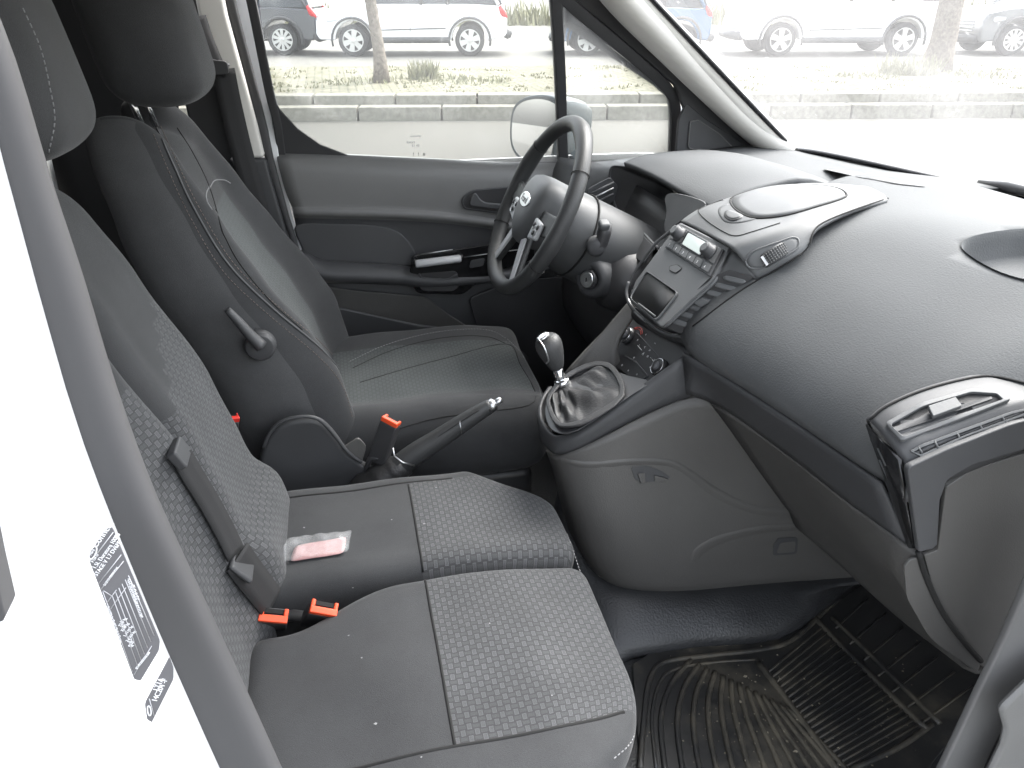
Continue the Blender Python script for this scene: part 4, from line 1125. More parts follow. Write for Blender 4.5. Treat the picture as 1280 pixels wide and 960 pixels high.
tube('mode_ring', cr(PR([(833, 274, .285), (836, 277, .285), (836, 284, .285), (833, 287, .285)]), 3), .002, M['satin'], dash)
tube('trim_edge', cr(PR([(775, 287, .40), (790, 285, .38), (803, 291, .34), (815, 303, .28), (822, 310, .24)]), 4), .003, M['pod'], dash)
plate('trim_wing', rounded(PR([(775, 290, .42), (803, 293, .34), (820, 310, .24), (806, 330, .25), (786, 318, .33)]), .2), .003, M['dark'], dash)

# centre pod top skin
pod = [PR([(851, 276, .105), (872, 286, .04), (893, 297, -.03), (913, 308, -.105), (928, 326, -.125), (945, 351, -.14)]),
       PR([(862, 268, .105), (883, 277, .04), (905, 288, -.03), (928, 300, -.108), (946, 314, -.13), (968, 339, -.15)]),
       PR([(878, 259, .105), (899, 266, .04), (922, 276, -.03), (950, 290, -.11), (970, 303, -.135), (992, 324, -.16)]),
       PR([(908, 248, .105), (929, 254, .04), (952, 262, -.03), (979, 279, -.11), (995, 291, -.135), (1011, 306, -.155)]),
       PR([(948, 236.5, .10), (968, 240, .04), (989, 247, -.03), (1009, 264, -.10), (1017, 274, -.12), (1022, 285, -.14)]),
       PR([(1002, 229, .09), (1017, 232, .03), (1037, 237, -.03), (1058, 249, -.085), (1063, 256, -.10), (1066, 263, -.115)]),
       PR([(1070, 230, .06), (1080, 232, .03), (1092, 236, -.02), (1105, 243, -.06), (1108, 247, -.07), (1110, 250, -.08)])]
pt = sheet('pod_top', pod, M['pod'], dash, interp=4, sub=0, thick=.006, off=-1)
BP = bvh(pt, dtop); BPo = bvh(pt)
tube('pod_joint', surf([(866, 408), (915, 371), (946, 351), (972, 336), (997, 320), (1011, 306), (1018, 288), (1032, 277), (1066, 263), (1110, 248)], BP, .0004), .0014, M['seam'], dash, nseg=5)
def loop_on(name, pix, trees, r, mat, off=.0005, closed=True, n=6):
    q = cr([V((u, v, 0)) for u, v in pix], n, closed); pts = []
    for p in q:
        h = hit(p.x, p.y, trees, off)
        if h: pts.append(h[0])
    return tube(name, pts+(pts[:1] if closed else []), r, mat, dash, nseg=6)
lid = [(913, 250), (923, 244), (950, 236), (985, 231.5), (1020, 232), (1047, 236), (1058, 243), (1052, 249), (1020, 259), (985, 269), (955, 273), (935, 271), (918, 261)]
loop_on('lid_gap', lid, BPo, .0016, M['seam'])
# raised lid skin inside its gap
def patch(name, pix, trees, h, mat, n=6, parent=dash, bev=.0012):
    q = cr([V((u, v, 0)) for u, v in pix], n, True); c = sum(q, V())/len(q)
    bm = bmesh.new(); rings = []
    for s_, hh in ((.97, 0), (.965, h), (.8, h*1.15), (.55, h*1.2), (.28, h*1.2)):
        r_ = []
        for p in q:
            x = c+(p-c)*s_; hx = hit(x.x, x.y, trees, hh)
            r_.append(bm.verts.new(hx[0] if hx else at(x.x, x.y, Z=1.25)))
        rings.append(r_)
    for a_, b_ in zip(rings, rings[1:]):
        for k in range(len(q)): bm.faces.new((a_[k], a_[(k+1) % len(q)], b_[(k+1) % len(q)], b_[k]))
    bm.faces.new(rings[-1])
    return bmobj(name, bm, mat, parent)
lidp = patch('storage_lid', lid, BPo, .0022, M['pod'])
patch('latch_recess', [(897, 262), (912, 254), (922, 262), (948, 272), (925, 279), (905, 277)], BPo, .0006, M['pod'])
patch('lid_latch', [(906, 266), (913, 264), (929, 270), (925, 275), (914, 277), (906, 272)], BPo, .0022, M['dark'], n=3)
patch('lid_latch_face', [(908, 267), (914, 265.5), (927, 270.5), (924, 274), (915, 275.5), (908, 271.5)], BPo, .0032, M['pod'], n=3)
loop_on('pod_seam', [(904, 250), (880, 256), (873, 264), (885, 277), (905, 290), (920, 295), (940, 290), (975, 279)], BPo, .0008, M['seam'], closed=False)
# light dial in its oval dish
patch('dial_dish', [(932, 326), (940, 315), (960, 307), (975, 302), (990, 297), (998, 300), (996, 311), (978, 322), (955, 334), (938, 335)], BP, .0005, M['pod'])
loop_on('dish_edge', [(932, 326), (940, 315), (960, 307), (975, 302), (990, 297), (998, 300), (996, 311), (978, 322), (955, 334), (938, 335)], BP, .0016, M['pod'], off=.0002)
dc, dn = hit(967, 319, BP)
dd_ = hit(984, 306, BP)[0]-hit(946, 330, BP)[0]; ax_ = dd_.cross(dn).normalized()
whl = lathe('dial', [(.010, -.011), (.0225, -.010), (.024, -.008), (.024, .008), (.0225, .010), (.010, .011)], dc-dn*.016, ax_, M['dark'], dash, n=40)
bm = bmesh.new()
sx_ = ax_.cross(dn).normalized()
for k in range(-6, 7):
    a_ = k*.16; o_ = dc-dn*.016+(dn*math.cos(a_)+sx_*math.sin(a_))*.0245
    for j in range(5): boxbm(o_+ax_*(j-2)*.0034, (.0018, .0022, .0018), Matrix((sx_, ax_, dn)).transposed(), bm=bm)
bmobj('dial_grip', bm, M['door'], whl)
o_ = dc-dn*.016+(dn*math.cos(.62)+sx_*math.sin(.62)*(-1 if sx_.dot(dd_) > 0 else 1))*.0246
box('dial_mark', o_, (.004, .015, .003), M['white_ink'], whl, Matrix((sx_, ax_, dn)).transposed(), bevel=.0004)

# pod face: radio, panel and cubby on one slanted plane
FP, FN = V((.548, 0, 1.180)), V((-.77, 0, .64))
Fp = lambda pts, o=0: [atp(u, v, FP, FN)+FN*o for u, v in pts]
face = plate('pod_face', rounded(Fp([(849, 277), (914, 309), (893, 352), (828, 411), (786, 376), (793, 352)], -.006), .12), .006, M['pod'], dash, bevel=.003)
sheet('pod_flank', [[q+V((.03, .02, -.01)) for q in r_] for r_ in [[Fp([(914, 309)], -.004)[0], at(946, 350, Y=-.14)], [Fp([(893, 352)], -.004)[0], at(916, 371, Y=-.125)], [Fp([(829, 411)], -.004)[0], at(862, 414, Y=-.093)]]], M['dark'], dash, sub=0, thick=.001, off=0)
sheet('pod_flank', [[Fp([(849, 278)], -.004)[0], Fp([(849, 278)], -.004)[0]+V((.06, .03, -.01))], [Fp([(793, 352)], -.004)[0], Fp([(793, 352)], -.004)[0]+V((.06, .03, -.01))], [Fp([(787, 376)], -.004)[0], Fp([(787, 376)], -.004)[0]+V((.06, .02, -.01))]], M['dark'], dash, sub=0, thick=.006)
radio = plate('radio', rounded(Fp([(848, 281), (906, 313), (889, 347), (832, 310)]), .05), .003, M['dark'], dash, bevel=.001)
rx, ry = (Fp([(906, 313)])[0]-Fp([(848, 281)])[0]), (Fp([(832, 310)])[0]-Fp([(848, 281)])[0])
R0 = Fp([(848, 281)])[0]
def RP(a_, b_, h=0): return R0+rx*a_+ry*b_+FN*h
def rq(a0, b0, a1, b1, h): return [RP(a0, b0, h), RP(a1, b0, h), RP(a1, b1, h), RP(a0, b1, h)]
plate('radio_bezel', rounded(rq(.02, .03, .98, .60, .003), .1), .0015, M['pod'], radio, n=FN, bevel=.0006)
plate('radio_screen', rounded(rq(.32, .10, .70, .57, .0052), .15), .0012, M['screen'], radio, n=FN, bevel=0)
ringplate('screen_frame', rounded(rq(.29, .05, .73, .61, .0045), .12), rounded(rq(.32, .10, .70, .57, .0045), .12), .002, M['piano'], radio, n=FN)
for (a_, b_) in ((.17, .32), (.84, .32)):
    kb = lathe('radio_knob', [(.0125, 0), (.0125, .003), (.0105, .004), (.0100, .014), (.0085, .0155), (.003, .0155)], RP(a_, b_, .004), FN, M['dark'], radio, n=28)
    lathe('knob_cap', [(.0080, .0155), (.0080, .0165), (.006, .0165)], RP(a_, b_, .004), FN, M['pod'], kb, n=24)
for k in range(6):
    plate('radio_button', rounded(rq(.03+k*.158, .68, .03+k*.158+.145, .95, .003), .15), .0022, M['pod'], radio, n=FN, bevel=.0006)
    txt('button_number', str(k+1), .006, frame(RP(.075+k*.158, .87, .0054), rx, -ry), M['white_ink'], radio, .0001)
for k in range(4): plate('small_button', rounded(rq(.24 if k < 2 else .74, .12+.25*(k % 2), .29 if k < 2 else .785, .30+.25*(k % 2), .0045), .2), .0015, M['dark'], radio, n=FN, bevel=.0004)
plate('hazard_button', rounded(Fp([(838, 333), (847, 331), (853, 336), (845, 342), (837, 338)]), .3), .0015, M['pod'], dash)
tube('button_gap', rounded(Fp([(838, 333), (847, 331), (853, 336), (845, 342), (837, 338)], .0008), .3)+rounded(Fp([(838, 333), (847, 331), (853, 336), (845, 342), (837, 338)], .0008), .3)[:1], .0007, M['seam'], dash, nseg=5)
cub = rounded(Fp([(809, 340), (848, 367), (821, 401), (789, 373)], .0005), .18)
plate('cubby', cub, .0008, M['cubby'], dash, bevel=0)
ci = [p+(sum(cub, V())/len(cub)-p)*.06 for p in cub]
ringplate('cubby_rim', [p+(p-sum(cub, V())/len(cub))*.05 for p in cub], cub, .003, M['pod'], dash)
tube('cubby_light', Fp([(800, 381), (821, 397)], .004), .0016, M['pod'], dash)
# flank vent with slats, towards the passenger
VP0 = Fp([(889, 348)], 0)[0]; VN0 = (at(943, 347, Y=-.138)-VP0).cross(at(863, 412, Y=-.095)-VP0).normalized(); VN0 = VN0 if VN0.dot(CAM-VP0) > 0 else -VN0
FL = [atp(u, v, VP0, VN0) for u, v in ((888, 346), (912, 337), (943, 346), (864, 412), (850, 417), (826, 406))]
fv = plate('centre_vent', rounded(FL, .12), .002, M['black'], dash, bevel=.001)
for k in range(7):
    t = k/6; Lx, Ly, Rx, Ry = 835+66*t, 402-53*t, 860+71*t, 410-54*t
    q = [atp(u, v, VP0+VN0*h, VN0) for u, v, h in ((Lx, Ly, .004), ((Lx+Rx)/2, (Ly+Ry)/2+.8, .0048), (Rx, Ry, .004), (Rx+3, Ry-6.5, .0025), ((Lx+Rx)/2+4, (Ly+Ry)/2-5.5, .0032), (Lx+5, Ly-6.0, .0025))]
    sheet('vent_slat', [q[:3], [q[5], q[4], q[3]]], M['pod'], fv, sub=2, thick=.0012)
tq = [atp(u, v, VP0+VN0*.007, VN0) for u, v in ((867, 378), (878, 372), (888, 377), (877, 384))]
plate('vent_tab', rounded(tq, .2), .004, M['pod'], fv, bevel=.001)
sheet('pod_shoulder', [[Fp([(914, 308)], -.001)[0], at(929, 326, Y=-.126), at(946, 350, Y=-.141)], [Fp([(902, 329)], -.001)[0], at(919, 334, Y=-.118), at(945, 349, Y=-.140)], [Fp([(889, 349)], -.001)[0], at(912, 339, Y=-.110), at(943, 348, Y=-.139)]], M['pod'], dash, sub=1, thick=.001, off=0)
tube('vent_frame', cr(PR([(786, 352, .10), (783, 366, .092), (788, 382, .07), (804, 398, .035), (826, 414, -.02), (845, 420, -.06), (860, 417, -.09), (885, 397, -.108), (915, 373, -.125), (944, 352, -.14)]), 4), .0030, M['pod'], dash)
tube('vent_chrome', cr(PR([(784, 372, .085), (794, 390, .055), (812, 405, .015), (836, 417, -.04), (848, 419, -.065)]), 4), .0022, M['satin'], dash)
tube('pod_edge', cr([p+FN*.001 for p in Fp([(913, 310), (891, 350), (860, 380), (830, 409)])], 4), .0020, M['pod'], dash)
# left flank slats
for k in range(6):
    t = k/5; u, v = 836-44*t, 296+66*t
    tube('vent_slat', [at(u+8, v-4, Y=.106), at(u-1, v+1, Y=.120), at(u-3, v+7, Y=.122)], .0022, M['satin'] if k % 2 else M['pod'], dash, nseg=6)
tube('vent_frame', cr(PR([(845, 283, .112), (818, 306, .12), (795, 338, .122), (785, 360, .115)]), 4), .0028, M['dark'], dash)

# climate panel in the throat under the pod
CP, CN = V((.487, 0, .985)), V((-.80, 0, .60))
Cp = lambda pts, o=0: [atp(u, v, CP, CN)+CN*o for u, v in pts]
cl = plate('climate_panel', rounded(Cp([(789, 397), (812, 402), (872, 432), (868, 445), (811, 489), (772, 460), (770, 432)]), .12), .003, M['black'], dash)
for (u, v, rr) in ((788, 422, .016), (828, 462, .016)):
    p = Cp([(u, v)], .004)[0]
    kb = lathe('climate_knob', [(rr, 0), (rr, .006), (rr*.8, .010), (rr*.3, .010)], p, CN, M['black'], cl, n=28)
    tube('knob_ring', [p+CN*.0085+(V((0, 1, 0))*math.cos(q)+CN.cross(V((0, 1, 0)))*math.sin(q))*rr*.86 for q in [2*math.pi*k/24 for k in range(25)]], .0011, M['chrome'], kb, nseg=6)
    lathe('knob_face', [(rr*.5, .0102), (rr*.5, .0112), (rr*.2, .0112)], p, CN, M['label'], kb, n=20)
p = Cp([(793, 424)], .0035)[0]
for rr in (.019, .0225): tube('warm_scale', [p+(V((0, 1, 0))*math.cos(q)+CN.cross(V((0, 1, 0)))*math.sin(q))*rr for q in [-2.3+.12*k for k in range(24)]], .0007, M['redring'], cl, nseg=5)
tube('panel_line', Cp([(783, 446), (796, 453), (812, 471), (806, 476)], .0035), .0014, M['pod'], cl)
tube('panel_line', Cp([(798, 417), (828, 450)], .0035), .0008, M['pod'], cl)
for (u, v, s_) in ((797, 427, '+'), (800, 433, '-'), (806, 436, '<'), (812, 440, '>'), (792, 450, '*'), (804, 444, 'A'), (810, 447, 'o'), (818, 452, '='), (778, 458, 'o'), (785, 466, '*'), (807, 421, '^'), (819, 431, '~'), (796, 470, '='), (812, 462, '*')):
    txt('panel_symbol', s_, .008, frame(Cp([(u, v)], .0036)[0], (0, -1, 0), (.6, 0, .8)), M['white_ink'], cl, .0001)
tube('panel_mark', Cp([(799, 433), (804, 439)], .0038), .0006, M['white_ink'], cl, nseg=4)
tube('panel_mark', Cp([(815, 448), (820, 454)], .0038), .0006, M['white_ink'], cl, nseg=4)
sheet('pod_underside', [PR([(786, 375, .09), (845, 420, -.05), (915, 375, -.12)]), PR([(792, 392, .09), (848, 428, -.05), (880, 425, -.115)]), PR([(786, 400, .10), (850, 432, -.05), (872, 437, -.115)])], M['black'], dash, sub=1, thick=.003)

# trim band under the crease, glovebox, end pieces
band_ = sheet('trim_band', [PR([(856, 440, -.118), (905, 470, -.188), (980, 518, -.297), (1050, 566, -.388), (1104, 603, -.462)]),
     PR([(857, 465, -.116), (901, 486, -.165), (977, 537, -.28), (1058, 595, -.392), (1122, 643, -.484)]),
     PR([(858, 491, -.120), (897, 504, -.142), (976, 558, -.262), (1066, 628, -.398), (1142, 687, -.505)])], M['dark'], dash, interp=3, sub=0, thick=.005, off=-1)
gb = sheet('glovebox', [PR([(890, 500, -.135), (976, 558, -.262), (1066, 628, -.398), (1150, 691, -.522)]),
     PR([(899, 512, -.131), (983, 570, -.256), (1066, 640, -.392), (1144, 704, -.520)]),
     PR([(925, 550, -.130), (1000, 603, -.25), (1072, 668, -.382), (1142, 730, -.518)]),
     PR([(955, 592, -.135), (1020, 643, -.255), (1095, 705, -.385), (1165, 768, -.518)]),
     PR([(985, 633, -.145), (1045, 685, -.265), (1118, 750, -.39), (1195, 808, -.518)]),
     PR([(1003, 655, -.15), (1062, 705, -.27), (1135, 770, -.39), (1222, 838, -.518)]),
     [V((.86, -.13, .72)), V((.87, -.27, .72)), V((.88, -.40, .72)), V((.89, -.52, .72))]], M['warm'], dash, interp=3, sub=0, thick=.006, off=-1)
plate('glovebox_side', rounded(PR([(1151, 693, -.524), (1135, 697, -.524), (1128, 706, -.524), (1131, 745, -.524), (1160, 796, -.524), (1219, 838, -.524), (1224, 826, -.524), (1190, 788, -.524), (1165, 742, -.524)]), .25), .004, M['warm'], dash, bevel=.003)
tube('glovebox_gap', cr(PR([(1148, 690, -.529), (1158, 722, -.529), (1178, 765, -.529), (1203, 800, -.529), (1226, 826, -.529)]), 4), .0036, M['seam'], dash)
seamp = cr(PR([(950, 572, -.134), (975, 598, -.136), (992, 618, -.14), (996, 632, -.146)]), 4)
plate('end_panel', rounded(PR([(1151, 690, -.522), (1168, 684, -.522), (1178, 605, -.522), (1210, 584, -.522), (1280, 562, -.522), (1360, 540, -.522), (1360, 900, -.522), (1226, 832, -.522), (1190, 790, -.522), (1165, 742, -.522)]), .10), .006, M['warm'], dash, bevel=.005, n=(0, -1, 0))
# side vent housing at the passenger end
T1 = PR([(1086, 528, -.447), (1108, 510, -.447), (1150, 491, -.447), (1200, 477, -.447), (1240, 472, -.447), (1285, 481, -.447), (1330, 500, -.447)])
T2 = PR([(1127, 574, -.512), (1148, 560, -.514), (1180, 545, -.514), (1225, 527, -.514), (1262, 512, -.514), (1300, 502, -.514), (1345, 500, -.514)])
rows = [T1, [a_.lerp(b_, .12)+V((-.004, 0, .006)) for a_, b_ in zip(T1, T2)], [a_.lerp(b_, .5)+V((-.006, 0, .009)) for a_, b_ in zip(T1, T2)], [a_.lerp(b_, .9)+V((-.003, 0, .004)) for a_, b_ in zip(T1, T2)], T2, [p+V((.004, -.008, -.012)) for p in T2], [p+V((.008, -.010, -.05)) for p in T2]]
vh = sheet('vent_housing', rows, M['dark'], dash, interp=3, sub=0, thick=.004, off=-1)
plate('housing_end', rounded(PR([(1128, 580, -.524), (1180, 556, -.524), (1262, 524, -.524), (1345, 506, -.524), (1345, 545, -.524), (1278, 556, -.524), (1208, 577, -.524), (1178, 595, -.524), (1169, 620, -.524), (1166, 676, -.524), (1160, 681, -.524), (1143, 685, -.524)]), .15), .008, M['dark'], dash, bevel=.006, n=(0, -1, 0))
bm = bmesh.new()
tri = PR([(1086, 529, -.449), (1127, 574, -.518), (1146, 684, -.524), (1139, 684, -.507)])
sheet('housing_face', [[tri[0], tri[1]], [tri[0].lerp(tri[3], .5), tri[1].lerp(tri[2], .5)], [tri[3], tri[2]]], M['piano'], dash, sub=0, thick=.004, off=-1)
tube('housing_edge', cr(PR([(1086, 528, -.447), (1089, 545, -.452), (1108, 597, -.475), (1139, 684, -.507)]), 4), .0026, M['dash'], dash)
for (u0, v0, u1, v1) in ((1098, 560, 1108, 582), (1100, 575, 1114, 605), (1122, 628, 1128, 650)):
    tube('housing_slit', [at(u0, v0, Y=-.472), at(u1, v1, Y=-.486)], .0018, M['dash'], dash, nseg=6)
loop2 = surf([(1086, 527), (1108, 509), (1150, 490), (1200, 476), (1240, 471), (1285, 480)], bvh(vh, dtop), .001)
tube('housing_joint', loop2, .0016, M['seam'], dash, nseg=5)
VH = bvh(vh)
def VHp(pts, o=0): 
    out = []
    for u, v in pts:
        h = hit(u, v, VH, o); out.append(h[0] if h else at(u, v, Y=-.48))
    return out
vo_ = rounded(VHp([(1106, 532), (1150, 507), (1215, 489), (1250, 493), (1262, 503), (1200, 527), (1126, 555)], .001), .15)
vi_ = rounded(VHp([(1113, 534), (1152, 512), (1213, 494), (1244, 496), (1252, 503), (1198, 522), (1129, 549)], .001), .15)
ringplate('vent_frame', vo_, vi_, .005, M['pod'], dash)
plate('side_vent', vi_, .0012, M['black'], dash, bevel=0)
for k, (u0, v0, u1, v1) in enumerate(((1115, 537, 1238, 498), (1123, 546, 1246, 505))):
    plate('vent_slat', rounded(VHp([(u0, v0), (u0+42, v0-16), (u1, v1), (u1+2, v1+3), (u0+46, v0-9), (u0+5, v0+5)], .0024), .1), .0014, M['dark'], dash, bevel=.0005)
tb = rounded(VHp([(1158, 514), (1192, 503), (1200, 514), (1164, 527)], .004), .12)
plate('vent_tab', tb, .006, M['pod'], dash, bevel=.001)
so2 = rounded(VHp([(1136, 564), (1150, 556), (1200, 537), (1262, 515), (1285, 510), (1287, 516), (1205, 546), (1150, 571)], .001), .15)
si2 = rounded(VHp([(1140, 565), (1151, 559), (1200, 541), (1262, 518), (1282, 513), (1283, 515), (1204, 544), (1150, 568)], .001), .15)
ringplate('demister_frame', so2, si2, .003, M['pod'], dash); plate('demister_slot', si2, .0012, M['black'], dash, bevel=0)
for u, v in ((1149, 563), (1168, 556), (1196, 546), (1224, 535), (1252, 525)):
    tube('demister_vane', VHp([(u-2, v-5), (u+3, v+4)], .003), .0012, M['pod'], dash, nseg=5)
# scuttle slot by the windscreen
TP = bvh(*[o for o in dash.children if o.name.startswith('dash_top')])
sl_ = VHs = [hit(u, v, TP, .0012) for u, v in ((1028, 212), (1060, 214), (1105, 223), (1160, 235), (1120, 231), (1070, 222))]
if all(sl_): plate('demister_slot', rounded([V((h[0].x, h[0].y, h[0].z)) for h in sl_], .2), .0006, M['dark'], dash, bevel=0)
M['shroud'] = plastic('shroud_plastic', (.055, .057, .059), .5, 600, .3)
M['lab_trim'] = plastic('opening_trim', (.115, .115, .115), .55, 500, .2)
# ================================================================== centre console
con = empty('centre_console', (.40, 0, .55), 'centre console below the pod with black rim and warm grey side panel', 'console')
sheet('console_rim', [
   PR([(690, 484, .085), (682, 495, .065), (677, 509, .04), (678, 524, .0), (687, 539, -.045), (698, 545, -.075), (722, 539, -.093), (752, 520, -.096), (800, 485, -.096), (858, 443, -.110)]),
   PR([(686, 488, .088), (678, 500, .068), (673, 514, .04), (675, 531, .0), (686, 547, -.050), (698, 553, -.082), (724, 546, -.101), (755, 526, -.104), (802, 492, -.104), (860, 452, -.116)]),
   PR([(688, 515, .088), (681, 528, .068), (677, 540, .04), (679, 551, .0), (687, 561, -.050), (698, 567, -.080), (723, 560, -.100), (765, 539, -.104), (815, 514, -.108), (862, 495, -.120)]),
   ], M['dark'], con, interp=3, sub=0, thick=.006)
TPL, TNN = V((.30, 0, .935)), V((-.42, 0, 1)).normalized()
Tp = lambda pts, o=0: [atp(u, v, TPL, TNN)+TNN*o for u, v in pts]
plate('console_top', cr(Tp([(694, 484), (683, 500), (681, 519), (692, 538), (722, 536), (790, 491), (812, 476), (785, 468), (745, 457), (712, 468)], -.004), 3, True), .002, M['black'], con)
csp = sheet('side_panel', [
   PR([(686, 561, -.02), (699, 568, -.080), (740, 552, -.104), (815, 514, -.110), (864, 496, -.121), (905, 505, -.13), (1000, 560, -.14)]),
   PR([(692, 577, -.02), (706, 583, -.086), (750, 573, -.112), (826, 550, -.118), (880, 535, -.125), (940, 550, -.133), (1040, 590, -.145)]),
   PR([(698, 597, -.02), (712, 603, -.090), (757, 597, -.120), (833, 586, -.124), (888, 580, -.128), (955, 600, -.136), (1060, 630, -.15)]),
   PR([(705, 630, -.01), (722, 640, -.100), (770, 645, -.132), (840, 645, -.137), (900, 640, -.14), (980, 650, -.15), (1090, 670, -.16)]),
   PR([(720, 675, .0), (735, 688, -.098), (778, 698, -.135), (845, 700, -.142), (910, 700, -.147), (990, 700, -.152), (1100, 710, -.162)]),
   PR([(735, 698, .02), (750, 716, -.085), (783, 728, -.125), (845, 733, -.135), (915, 729, -.140), (1000, 722, -.145), (1110, 722, -.155)]),
   PR([(745, 705, .04), (760, 722, -.05), (787, 733, -.09), (847, 737, -.10), (917, 733, -.105), (1002, 726, -.11), (1110, 727, -.12)])],
   M['warm'], con, interp=3, sub=0, thick=.006, off=-1)
CS = bvh(csp)
def onp(name, pix, r, mat, off=.0, n=5): return tube(name, surf(pix, CS, off, n), r, mat, con, nseg=8)
# swage line, arch, hook and coin recess
def ridge(name, top, bot, h, mat):
    """a soft raised step between two traced edges of the panel"""
    n_ = 24; a_ = cr([V((u, v, 0)) for u, v in top], 6); b_ = cr([V((u, v, 0)) for u, v in bot], 6)
    rs = lambda L, t: L[min(len(L)-1, int(t*(len(L)-1)+.5))]
    rows = []
    for k, o in ((0, .0002), (.25, h), (.6, h*.7), (1, .0002)):
        r_ = []
        for i in range(n_+1):
            p = rs(a_, i/n_).lerp(rs(b_, i/n_), k); hh = hit(p.x, p.y, CS, o)
            if hh: r_.append(hh[0])
        rows.append(r_)
    m_ = min(len(r) for r in rows); return sheet(name, [r[:m_] for r in rows], mat, con, sub=1, thick=0)
ridge('swage', [(700, 571), (735, 577), (790, 573), (840, 575), (868, 590), (900, 612), (945, 632), (985, 634)], [(704, 580), (738, 586), (792, 581), (836, 583), (860, 596), (890, 620), (940, 642), (990, 648)], .0025, M['warm'])
ridge('swage', [(862, 700), (868, 686), (890, 672), (925, 662), (960, 656), (1000, 655), (1020, 665)], [(872, 702), (880, 692), (900, 680), (930, 671), (962, 665), (998, 664), (1016, 672)], .002, M['warm'])
def flush(name, pix, h, mat, r=.2, bev=.0008):
    return plate(name, rounded([hit(u, v, CS, .0006)[0] for u, v in pix], r), h, mat, con, bevel=bev)
flush('hook_recess', [(788, 583), (808, 582), (826, 588), (839, 597), (824, 601), (800, 603), (793, 598)], .0008, M['dark'], .3)
flush('bag_hook', [(796, 591), (805, 590), (806, 602), (800, 603)], .004, M['warm'])
flush('bag_hook', [(817, 593), (829, 596), (835, 598), (822, 601), (817, 600)], .004, M['warm'])
flush('coin_recess', [(972, 672), (997, 671), (996, 692), (966, 694), (966, 682)], .0008, M['dark'])
flush('recess_floor', [(975, 678), (994, 676), (993, 689), (970, 691)], .0016, M['warm'])
# far wall of the throat, beside the climate panel
sheet('console_wall', [PR([(704, 470, .09), (712, 476, .088), (745, 466, .075), (782, 470, .058)]), PR([(730, 440, .096), (740, 442, .094), (758, 438, .086), (772, 436, .078)]), PR([(762, 405, .105), (768, 406, .10), (776, 408, .095), (783, 410, .088)]), PR([(797, 366, .115), (799, 370, .11), (801, 376, .105), (803, 382, .10)])], M['warm'], con, interp=2, sub=0, thick=.01)
box('tunnel_core', (.68, .01, .68), (.55, .16, .34), M['black'], con, bevel=.02)
# vinyl covered tunnel foot
fz = .503
sheet('tunnel_carpet', [
   PR([(700, 600, .05), (735, 690, -.04), (785, 722, -.095), (850, 728, -.11), (930, 722, -.12), (1010, 716, -.13), (1100, 710, -.15)]),
   PR([(690, 650, .03), (728, 725, -.08), (785, 752, -.14), (850, 752, -.155), (930, 745, -.165), (1010, 738, -.17), (1110, 725, -.18)]),
   [at(680, 700, Z=.53), at(735, 790, Z=.53), at(790, 806, Z=.53), at(870, 795, Z=.53), at(965, 788, Z=.53), at(1030, 742, Z=.55), at(1110, 690, Z=.57)],
   [at(670, 720, Z=fz), at(735, 830, Z=fz), at(792, 822, Z=fz), at(872, 811, Z=fz), at(975, 800, Z=fz), at(1050, 748, Z=fz+.01), at(1130, 690, Z=fz+.03)]], M['vinyl'], con, interp=3, sub=0, thick=.004)

# ---------------------------------------------------------------- gear lever
gl_ = empty('gear_lever', at(712, 505, Y=.0), 'black leather gear lever with silver collar and gathered boot on the console', 'gear lever')
kc = at(690, 441, Y=.02); bc = at(713, 502, Y=.0)
axg = (kc-bc).normalized()
bo_ = cr(Tp([(689, 498), (689, 513), (698, 531), (713, 534), (737, 527), (778, 498), (767, 465), (745, 459), (712, 473)], .002), 5, True)
bc = at(708, 494, Y=.0); axg = (kc-at(706, 487, Y=.005)).normalized(); bc = at(706, 487, Y=.005)-axg*.03
tp_ = bc+axg*.038; cb = sum(bo_, V())/len(bo_); rnd = random.Random(4)
bm = bmesh.new(); rings = []; N_ = len(bo_)
sv = axg.cross(V((0, 1, 0))).normalized(); wv = axg.cross(sv)
for lv, t in enumerate((0, .08, .2, .35, .5, .65, .8, .9, 1)):
    r_ = []
    for k, p in enumerate(bo_):
        d_ = (p-cb); an = math.atan2(d_.dot(wv), d_.dot(sv))
        tgt = tp_+(sv*math.cos(an)+wv*math.sin(an))*(.0125 if t > .85 else .0135)
        q = p.lerp(tgt, t)
        q = q+V((0, 0, .004*math.sin(math.pi*t)))
        fold = (.006*math.sin(k*.8+t*5)+.003*math.sin(k*1.9-t*9))*math.sin(math.pi*min(1, t*1.05))
        q = q+V((0, 0, 1))*fold+(q-cb).normalized()*fold*.6
        r_.append(bm.verts.new(q))
    rings.append(r_)
for a_, b_ in zip(rings, rings[1:]):
    for k in range(N_): bm.faces.new((a_[k], a_[(k+1) % N_], b_[(k+1) % N_], b_[k]))
bmobj('boot', bm, M['boot'], gl_, sub=2)
ringplate('boot_frame', cr(Tp([(686, 497), (686, 515), (696, 534), (712, 537), (738, 530), (782, 498), (770, 462), (745, 455), (710, 470)], .002), 3, True), cr(Tp([(691, 498), (691, 512), (700, 529), (713, 532), (736, 524), (775, 497), (765, 467), (745, 461), (713, 474)], .002), 3, True), .005, M['boot'], gl_, bevel=.002)
stitches('boot_stitching', cr([tp_+V((.008, -.010, -.008)), at(722, 502, Y=-.02), at(745, 508, Y=-.045), at(752, 512, Y=-.065)], 6), M['thread'], gl_, L=.002, gap=.002)
lathe('shaft', [(.0085, .03), (.0085, .055), (.0085, .075)], bc, axg, M['chrome'], gl_, n=24)
lathe('collar', [(.010, .036), (.0135, .038), (.0145, .043), (.0135, .048), (.010, .050)], bc, axg, M['chrome'], gl_, n=28)
